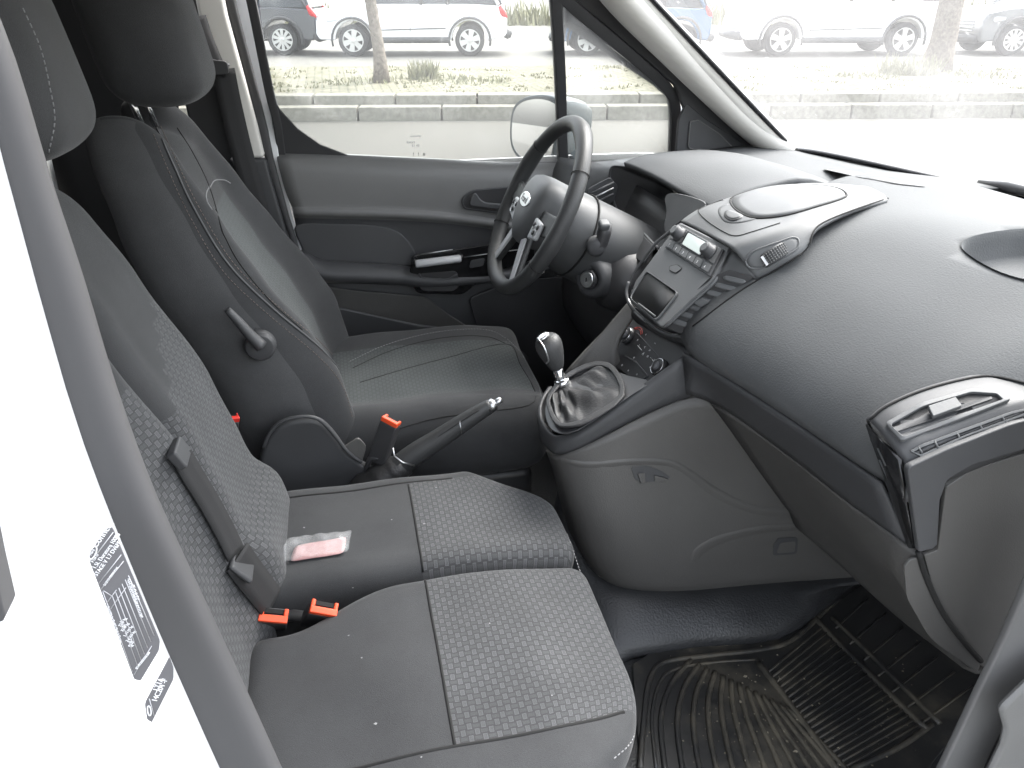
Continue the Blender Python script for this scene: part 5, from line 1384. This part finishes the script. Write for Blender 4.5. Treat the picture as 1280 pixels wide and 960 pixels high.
def knob(name, prof, o, ax, mat, par, fwd):
    ax = ax.normalized(); s = ax.cross(V((0, 1, 0))).normalized(); w_ = V((0, 1, 0)); bm = bmesh.new(); rings = []
    for (rx_, ry_, h, off) in prof:
        rings.append([bm.verts.new(o+ax*h+s*(rx_*math.cos(q)+off)+w_*ry_*math.sin(q)) for q in [2*math.pi*k/24 for k in range(24)]])
    for a_, b_ in zip(rings, rings[1:]):
        for k in range(24): bm.faces.new((a_[k], a_[(k+1) % 24], b_[(k+1) % 24], b_[k]))
    bm.faces.new(rings[0]); bm.faces.new(rings[-1])
    return bmobj(name, bm, mat, par, sub=1)

kn = knob('knob', [(.011, .011, -.030, 0), (.013, .013, -.024, 0), (.018, .018, -.010, 0), (.0225, .021, .006, .001), (.0235, .022, .018, .001), (.019, .018, .028, 0), (.009, .009, .0325, 0)], kc, axg, M['leather'], gl_, 0)
kf = V((-.35, -.35, .87)).normalized()
pl = kc+axg*.0285-V((.006, 0, 0))
lathe('shift_badge', [(.0125, 0), (.0125, .0035), (.010, .0050), (.003, .0052)], pl, (axg+V((-.25, -.1, 0))).normalized(), M['chrome'], gl_, n=24)
tube('knob_band', cr([kc+axg*.031+V((-.016, -.006, 0)), kc+axg*.02+V((-.012, -.021, 0)), kc-axg*.002+V((-.012, -.0195, 0)), kc-axg*.014+V((-.016, -.008, 0))], 4), .0014, M['satin'], gl_)

# ---------------------------------------------------------------- hand brake
hb = empty('hand_brake', at(470, 600, Y=.08), 'black leather hand brake lever with silver button between the seats', 'hand brake')
hp = [at(u, v, Y=.08) for u, v in ((462, 612), (490, 590), (520, 567), (548, 549), (575, 531), (600, 515), (614, 507))]
tube('grip', cr(hp[1:], 4), [x.x for x in cr([V((r, 0, 0)) for r in (.020, .0185, .0168, .015, .013, .0115)], 4)], M['leather'], hb, nseg=16, flat=1.15)
tube('gaiter', cr([at(u, v, Y=.08) for u, v in ((445, 640), (468, 612), (490, 592), (506, 580))], 4), [x.x*(1+.08*math.sin(i*2.1)) for i, x in enumerate(cr([V((r, 0, 0)) for r in (.05, .040, .030, .022)], 4))], M['boot'], hb, nseg=18)
tube('grip_groove', cr([p+V((-.004, -.012, .011)) for p in hp[2:6]], 4), .0010, M['seam'], hb, nseg=5)
tube('grip_seam', [hp[4]+V((.0, -.017, -.008)), hp[4]+V((-.002, -.012, .012)), hp[4]+V((.004, .002, .017))], .0013, M['satin'], hb, nseg=6)
tube('gaiter_rim', [at(491, 560, Y=.06), at(493, 570, Y=.058), at(503, 578, Y=.056), at(518, 582, Y=.056)], .0016, M['satin'], hb, nseg=6)
e_ = (hp[-1]-hp[-3]).normalized()
tube('tip', [hp[-1]-e_*.006, hp[-1]+e_*.006, hp[-1]+e_*.010], [.0122, .0115, .008], M['satin'], hb, nseg=12)
tube('button', [hp[-1]+e_*.006, hp[-1]+e_*.020, hp[-1]+e_*.022], [.0065, .006, .004], M['satin'], hb, nseg=12)

# ================================================================== steering wheel
SWC = V((.377, .385, 1.150)); tl_ = rad(27)
SN = V((-math.cos(tl_), 0, math.sin(tl_)))                   # towards the driver
SUp = V((math.sin(tl_), 0, math.cos(tl_))); SL = V((0, 1, 0))
sw_ = empty('steering_wheel', SWC, 'black leather steering wheel with oval badge and silver spoke inserts', 'steering wheel')
def WP2(a_, b_, h=0): return SWC+SL*a_+SUp*b_+SN*h
RR = .176
ringp = []; rad_ = []
for k in range(72):
    q = 2*math.pi*k/72; rr = RR*(1-.05*max(0, -math.sin(q))**6); ringp.append(WP2(rr*math.cos(q), rr*math.sin(q)))
    th = .0155+.0022*max(0, math.cos(4*(q-.35)))**2*(1 if math.sin(q) > -.2 else .3); rad_.append(th)
tube('rim', ringp, rad_, M['leather'], sw_, nseg=16, closed=True, up=SN)
for q in (.62, 2.52, 3.6, 5.8):
    c0 = WP2(RR*math.cos(q), RR*math.sin(q)); o2 = (c0-SWC).normalized()
    tube('rim_seam', [c0+(o2*math.cos(x)+SN*math.sin(x))*.0168 for x in [2*math.pi*k/20 for k in range(21)]], .0009, M['seam'], sw_, nseg=5)
# hub pad
HUB = [(-.060, .045), (-.030, .062), (.030, .062), (.060, .045), (.066, .010), (.058, -.030), (.035, -.062), (0, -.078), (-.035, -.062), (-.058, -.030), (-.066, .010)]
ho = cr([V((a_, b_, 0)) for a_, b_ in HUB], 4, True)
bm = bmesh.new(); rings = []
for s_, h in ((1.02, -.05), (1.03, -.012), (1.0, .004), (.92, .016), (.7, .024), (.35, .027)): rings.append([bm.verts.new(WP2(p.x*s_, p.y*s_, h)) for p in ho])
for a_, b_ in zip(rings, rings[1:]):
    for k in range(len(ho)): bm.faces.new((a_[k], a_[(k+1) % len(ho)], b_[(k+1) % len(ho)], b_[k]))
bm.faces.new(rings[0]); bm.faces.new(rings[-1])
bmobj('airbag_pad', bm, M['pod'], sw_)
el = [WP2(.031*math.cos(q), .006+.0140*math.sin(q), .0265) for q in [2*math.pi*k/32 for k in range(32)]]
bd = plate('badge', el, .0016, M['satin'], sw_, n=SN, bevel=.0006)
tube('badge_rim', el+el[:1], .0014, M['chrome'], bd, nseg=6)
txt('badge_script', 'Ford', .021, frame(WP2(.021, .0000, .0284), -SL, SUp), M['label'], bd, .0004)
txt('airbag_mark', 'AIRBAG', .007, frame(WP2(.015, -.034, .0255), -SL, SUp), M['seam'], sw_, .0001)
# spokes
def spoke(name, a0, a1, w0, w1, mat, h0=0, h1=0, th=.012):
    A_ = V((a0[0], a0[1], 0)); B_ = V((a1[0], a1[1], 0)); d = (B_-A_).normalized(); s_ = V((-d.y, d.x, 0))
    q = [A_-s_*w0, B_-s_*w1, B_+s_*w1, A_+s_*w0]
    pts = [WP2(p.x, p.y, h0 if i in (0, 3) else h1) for i, p in enumerate(q)]
    return plate(name, pts, th, mat, sw_, n=SN, bevel=.004, seg=3)
spoke('spoke', (.055, -.018), (.165, .000), .026, .020, M['leather'], -.008, -.008)
spoke('spoke', (-.055, -.018), (-.165, .000), .026, .020, M['leather'], -.008, -.008)
spoke('spoke', (.034, -.05), (.085, -.150), .016, .014, M['leather'], -.010, -.008)
spoke('spoke', (-.034, -.05), (-.085, -.150), .016, .014, M['leather'], -.010, -.008)
spoke('spoke_insert', (.040, -.06), (.080, -.142), .011, .010, M['silver'], .002, .000, .006)
spoke('spoke_insert', (-.040, -.06), (-.080, -.142), .011, .010, M['silver'], .002, .000, .006)
for sg in (-1, 1):
    pd = spoke('button_pod', (sg*.064, -.030), (sg*.112, -.026), .022, .017, M['silver'], .004, .004, .008)
    for k in range(3):
        c0 = WP2(sg*(.078+.012*k), -.020-.014*(k % 2), .0125); lathe('wheel_button', [(.005, 0), (.005, .002), (.003, .003)], c0, SN, M['dark'], pd, n=14)
    tube('button_ring', [WP2(sg*.092+.012*math.cos(q), -.030+.010*math.sin(q), .013) for q in [2*math.pi*k/20 for k in range(21)]], .0010, M['satin'], pd, nseg=5)
# column, stalk, ignition
colm = empty('steering_column', V((.50, .385, 1.08)), 'grey steering column shroud with stalk and ignition lock beneath the wheel', 'column')
rows = []
for h, rx_, rz_, dz in ((-.035, .062, .060, 0), (-.05, .078, .074, -.006), (-.10, .086, .080, -.012), (-.16, .090, .082, -.014), (-.22, .092, .080, -.012), (-.27, .088, .075, -.01)):
    rows.append([WP2(rx_*math.cos(q), (rz_+(.012 if math.sin(q) < 0 else 0))*math.sin(q)+dz, h) for q in [2*math.pi*k/28 for k in range(28)]])
bm, _ = gridbm(rows, closed_u=True)
bm.faces.new([v for v in _[0]])
bmobj('shroud', bm, M['shroud'], colm)
tube('shroud_gap', [WP2(.0875*math.cos(q), (.082+(.012 if math.sin(q) < 0 else 0))*math.sin(q)-.012, -.105) for q in [2*math.pi*k/28 for k in range(29)]], .0022, M['seam'], colm, nseg=5)
sp = [at(u, v, Y=.27) for u, v in ((757, 280), (755, 292), (752, 305), (747, 312))]
tube('stalk', sp, [.013, .014, .012, .010], M['black'], colm, nseg=14)
box('stalk_tip', at(755, 281, Y=.262), (.02, .022, .015), M['pod'], colm, Matrix.Rotation(rad(20), 3, 'X'), bevel=.005)
lathe('stalk_base', [(.018, -.02), (.018, .01), (.012, .014)], at(745, 308, Y=.275), (-.3, -1, .1), M['dark'], colm, n=20)
ic_ = at(736, 349, Y=.30); ia = V((-.80, -.52, .12)).normalized()
lathe('ignition_bezel', [(.050, -.06), (.041, -.010), (.034, -.001), (.026, .000), (.022, -.004)], ic_, ia, M['dark'], colm, n=36)
lathe('ignition_ring', [(.020, -.004), (.020, .004), (.017, .006), (.016, .004)], ic_, ia, M['black'], colm, n=32)
il = lathe('ignition_lock', [(.0165, .0), (.0165, .0075), (.014, .009), (.0125, .008), (.010, .0085), (.002, .0085)], ic_, ia, M['satin'], colm, n=32)
box('key_slot', ic_+ia*.009, (.002, .0018, .008), M['seam'], il, bevel=0)
lathe('lower_shroud', [(.075, 0), (.07, .06), (.05, .10)], V((.60, .33, 1.00)), V((-1, -.1, .05)), M['black'], colm, n=28)

# ================================================================== floor mat
fm = empty('floor_mat', at(950, 850, Z=.505), 'dirty black ribbed rubber mat in the passenger footwell', 'mat')
G = lambda pts, z=.506: [at(u, v, Z=z) for u, v in pts]
mo_ = G([(790, 832), (812, 818), (860, 808), (960, 798), (992, 783), (1040, 742), (1080, 705), (1130, 650), (1350, 790), (1240, 870), (1160, 960), (1130, 1120), (850, 1120), (800, 960)])
plate('mat_sheet', rounded(mo_, .12), .004, M['mat'], fm, n=(0, 0, 1), bevel=.002)
def rib(bm, pix, r, z=.511, n=5, flat=.8): 
    tubebm(cr(G(pix, z), n), r, 6, bm=bm, flat=flat)
bm = bmesh.new()
for k in range(13):
    rib(bm, [(640+(448+20*k)/2, 480+(690+10*k)/2), (640+(398+31*k)/2, 480+(750+12*k)/2), (640+(372+41*k)/2, 480+(840+13*k)/2), (640+(385+46*k)/2, 480+(985+10*k)/2)], .0046)
for k in range(20):
    t = k/19; a_ = V((958, 842, 0)).lerp(V((1050, 962, 0)), t); b_ = V((1030, 782, 0)).lerp(V((1150, 905, 0)), t)
    rib(bm, [(a_.x, a_.y), (b_.x, b_.y)], .0022)
for k in range(7):
    t = k/6; a_ = V((1045, 785, 0)).lerp(V((1150, 905, 0)), t); b_ = V((1085, 748, 0)).lerp(V((1215, 858, 0)), t)
    rib(bm, [(a_.x, a_.y), (b_.x, b_.y)], .0020)
for pix, r in (([(948, 828), (980, 870), (1020, 925), (1048, 965)], .006), ([(1018, 772), (1060, 815), (1110, 865), (1158, 912)], .006), ([(1040, 772), (1080, 810), (1130, 860), (1175, 905)], .005),
               ([(800, 960), (805, 900), (812, 850), (830, 828), (880, 820), (950, 812), (990, 800), (1035, 760), (1085, 715)], .005), ([(820, 960), (815, 900), (822, 860), (840, 838), (890, 828), (948, 824)], .003), ([(1055, 965), (1090, 950), (1130, 930), (1165, 905)], .005)):
    rib(bm, pix, r)
bmobj('rib', bm, M['matrib'], fm)
random.seed(21); bm = bmesh.new()
for i in range(190):
    u, v = random.choice(((random.gauss(905, 60), random.gauss(880, 50)), (random.uniform(800, 1150), random.uniform(800, 960)), (random.gauss(1000, 45), random.gauss(920, 40))))
    p = at(u, v, Z=.513); s_ = random.uniform(.0006, .0018)*(2 if random.random() < .04 else 1); a_ = random.random()*6
    for q in ((0, 1, 2, 3),):
        bm.faces.new([bm.verts.new(p+V((math.cos(a_+x)*s_*random.uniform(.6, 1.6), math.sin(a_+x)*s_*random.uniform(.6, 1.6), random.uniform(0, .001)))) for x in (0, 1.6, 3.1, 4.7)])
tag(bmobj('grit', bm, ground_mat('grit', (.16, .14, .10), (.34, .31, .25), 300), smooth=False), kind='stuff')
# a few crumbs on the cloth
bm = bmesh.new()
for (u, v) in ((441, 735), (436, 795), (452, 823), (490, 650), (640, 598), (530, 655), (545, 610), (470, 905), (612, 780), (690, 870), (527, 947), (250, 868), (585, 700), (380, 660)):
    h = hit(u, v, TB+TO, .0005)
    if h:
        p = h[0]; s_ = random.uniform(.001, .0022); a_ = random.random()*6
        bm.faces.new([bm.verts.new(p+V((math.cos(a_+x)*s_*random.uniform(.3, 1.5), math.sin(a_+x)*s_*random.uniform(.3, 1.2), .0006))) for x in (0, 1.6, 3.1, 4.7)])
tag(bmobj('lint', bm, M['thread'], smooth=False), kind='stuff')

# ================================================================== near door opening: B pillar, labels, A pillar seal
L_edge = [(-60, -60), (-12, 150), (28, 300), (72, 480), (112, 600), (150, 690), (192, 780), (236, 862), (262, 925), (285, 1000)]
def strip3(name, px, Ys, mat, d, bev):
    """px: list of rows, each row a list of (u,v); Ys: Y for each edge; builds a rounded trim through the edges"""
    rows = [[at(u, v, Y=y) for (u, v), y in zip(r, Ys)] for r in px]
    return sheet(name, rows, mat, van, interp=3, sub=0, thick=d, off=-1)
px = []
for (l, r) in zip([(-75, -60), (-38, 60), (2, 200), (38, 340), (78, 480), (119, 600), (155, 690), (192, 780), (228, 862), (272, 960), (320, 1060)],
                  [(-55, -60), (0, 75), (46, 225), (88, 350), (128, 480), (172, 600), (208, 680), (246, 760), (286, 845), (340, 962), (395, 1080)]):
    px.append([l, (l[0]+(r[0]-l[0])*.22, l[1]+(r[1]-l[1])*.22), (l[0]+(r[0]-l[0])*.6, l[1]+(r[1]-l[1])*.6), (l[0]+(r[0]-l[0])*.86, l[1]+(r[1]-l[1])*.86), r, (r[0]+4, r[1])])
strip3('pillar_seal', px, (-.781, -.7835, -.785, -.7845, -.781, -.765), M['seal'], .004, 0)
tube('seal_lip', cr([at(r[3][0], r[3][1], Y=-.780) for r in px], 3), .0030, M['seal'], van, nseg=6)
# painted pillar face
rows = []
for y, dx in ((-.776, -.0015), (-.796, -.008), (-.815, -.03), (-.817, -.10), (-.817, -.22), (-.86, -.30), (-.90, -.36)):
    r_ = []
    for l in [(-60, -60), (2, 200), (78, 480), (119, 600), (155, 690), (192, 780), (228, 862), (272, 960), (320, 1060), (400, 1240)]:
        p = at(l[0], l[1], Y=-.782); r_.append(V((p.x+dx+.005, y, p.z)))
    rows.append(r_)
bpn = sheet('door_pillar', rows, M['paint'], van, interp=2, sub=0, thick=.004)
sheet('sill', [[V((x, y, z)) for x in (-.14, .1, .4, .66)] for y, z in ((-.66, .50), (-.70, .545), (-.76, .545), (-.82, .53), (-.86, .47))], M['paint'], van, sub=1)
# striker edge at the far left
plate('latch_cover', rounded([at(u, v, Y=-.832) for u, v in ((-30, 640), (0, 650), (8, 690), (20, 742), (17, 750), (-30, 762))], .15), .012, M['seal'], van, bevel=.004)
# labels
LPt, LNn = at(150, 750, Y=-.8300), V((0, -1, 0))
lb_ = [atp(u, v, LPt, LNn) for u, v in ((138, 652), (113, 690), (112, 700), (168, 848), (176, 850), (199, 812), (200, 800))]
ldir = (atp(200, 800, LPt, LNn)-atp(138, 652, LPt, LNn)); 
lab = plate('data_label', rounded(lb_, .25), .0005, M['label'], van, bevel=0, n=(0, -1, 0), smooth=False)
lab['label'] = 'grey data label with white printing on the white door pillar'
def LP(u, v, o=.0009): return atp(u, v, LPt, LNn)+LNn*o
ux = (LP(140, 655)-LP(113, 693)).normalized(); uy = (LP(113, 693)-LP(170, 846)).normalized()     # reading direction of the heading, and its up
def ltxt(s, u, v, size, x=ux, y=None, mat='white_ink', par=lab):
    return txt('label_text', s, size*.40, frame(LP(u, v, .0007), x, y if y is not None else uy), M[mat], par, .0001)
def lline(u0, v0, u1, v1, r=.0002, par=lab): return tube('label_line', [LP(u0, v0, .0007), LP(u1, v1, .0007)], r, M['lab_grey'], par, nseg=4)
HS = (LP(120, 690)-LP(113, 693)).length
oc = LP(116.5, 689.5, .0007)
def oval(c, a_, b_, x, y, par): 
    x = V(x).normalized(); y = V(y).normalized()
    pts = [c+x*a_*math.cos(q)+y*b_*math.sin(q) for q in [2*math.pi*k/24 for k in range(25)]]
    return tube('oval_badge', pts, .0003, M['white_ink'], par, nseg=4)
oval(oc, .0030, .0019, ux, uy, lab); ltxt('Ford', 114.5, 693, .0042)
ltxt('Connect', 121, 684, .0100)
ltxt('Ford', 117, 702, .0060); ltxt('1.5L Duratorq 100PS', 120, 710, .0058); ltxt('STAGE V 1.7 DV6FS', 122, 719, .0058)
lline(114, 701, 142, 664); lline(124, 728, 152, 692); lline(127, 735, 155, 700)
for k in range(7): ltxt(['BARCODE', 'TYP 01 44', 'WF0', '1205', '0870', '2210', 'X'][k][:3], 132+k*2.6, 731-k*3.5, .0034)
for k in range(6): lline(141+k*4, 744-k*5.2, 141+k*4+32, 744-k*5.2+88*(1-.03*k))
lline(130, 737, 141, 744); lline(134, 752, 146, 736); lline(137, 762, 158, 733); lline(168, 842, 190, 806); lline(129, 738, 166, 838)
dn = (LP(170, 815)-LP(140, 735)).normalized()
ltxt('*F O R D*', 164, 730, .0048, dn, ux); ltxt('*WF0RXXWPGRHM35138*', 158, 722, .0046, dn, ux); ltxt('e11*2007/46*0623', 161, 728, .0036, dn, ux)
for k in range(5): ltxt(['2240 kg', '3240 kg', '1-1110 kg', '2-1260 kg', '0875'][k], 151+k*3.1, 782+k*7.5-k*1.2, .0042, ux)
for k in range(4): ltxt('0208', 172+k*4, 835-k*5, .0038, ux)
ltxt('Ford-Werke GmbH  Made in Europe', 134, 757, .0034, dn, ux); ltxt('PU2', 150, 775, .0055, dn, ux); ltxt('ZJDA', 160, 797, .0055, dn, ux)
LPt2 = LPt
l2 = [atp(u, v, LPt, LNn) for u, v in ((212, 820), (181, 878), (184, 898), (190, 902), (217, 848), (217, 834))]
lab2 = plate('part_label', rounded(l2, .2), .0005, M['label'], van, bevel=0, n=(0, -1, 0), smooth=False)
lab2['label'] = 'small slanted grey part label below the large one on the white pillar'
u2 = (LP(213, 824)-LP(183, 884)).normalized(); y2 = (LP(183, 878)-LP(190, 900)).normalized()
oval(LP(187, 887, .0007), .0016, .0028, u2, y2, lab2)
ltxt('LT1A', 198, 862, .0085, u2, y2, par=lab2); ltxt('14C204 -F', 196, 876, .0085, u2, y2, par=lab2); lline(187, 872, 193, 893, par=lab2)

# front edge of the opening: seal and kick trim, lower right
plate('opening_seal', [at(u, v, Y=-.606) for u, v in cr([V((a, b, 0)) for a, b in ((1600, 180), (1460, 370), (1340, 560), (1283, 705), (1248, 790), (1215, 860), (1175, 945), (1110, 1080))], 3) and [(p.x, p.y) for p in cr([V((a, b, 0)) for a, b in ((1600, 180), (1460, 370), (1340, 560), (1283, 705), (1248, 790), (1215, 860), (1175, 945), (1110, 1080))], 3)+cr([V((a, b, 0)) for a, b in ((1165, 1090), (1222, 955), (1258, 880), (1288, 820), (1330, 740), (1395, 600), (1512, 405), (1650, 215))], 3)]], .01, M['lab_trim'], van, bevel=.003, n=(0, -1, 0))
tube('opening_rubber', cr([at(u, v, Y=-.600) for u, v in ((1372, 660), (1340, 740), (1306, 820), (1278, 880), (1250, 950), (1228, 1030))], 4), .013, M['sealdark'], van, nseg=12)
plate('kick_trim', rounded([at(u, v, Y=-.640) for u, v in ((1340, 800), (1282, 842), (1243, 880), (1250, 905), (1246, 925), (1215, 990), (1340, 1040))], .2), .01, M['door'], van, bevel=.005, n=(0, -1, 0))
# wiper lying on the scuttle beyond the glass
wi = empty('wiper', V((1.22, .05, 1.20)), 'black wiper arm lying at the foot of the windscreen', 'wiper')
wp_ = [at(u, v, X=1.20) for u, v in ((1225, 228), (1245, 231), (1262, 234), (1290, 240), (1330, 248))]
tube('wiper_arm', wp_, [.007, .009, .012, .01, .01], M['black'], wi)
tube('wiper_blade', [p+V((.015, 0, -.008)) for p in wp_], .006, M['black'], wi)
sheet('scuttle', [[V((wsx(y)+dx, y, z)) for y in (-.69, -.4, -.15, .1, .4, .69)] for dx, z in ((.02, 1.19), (.06, 1.175), (.14, 1.15))], M['dark'], van, sub=1, thick=.003)
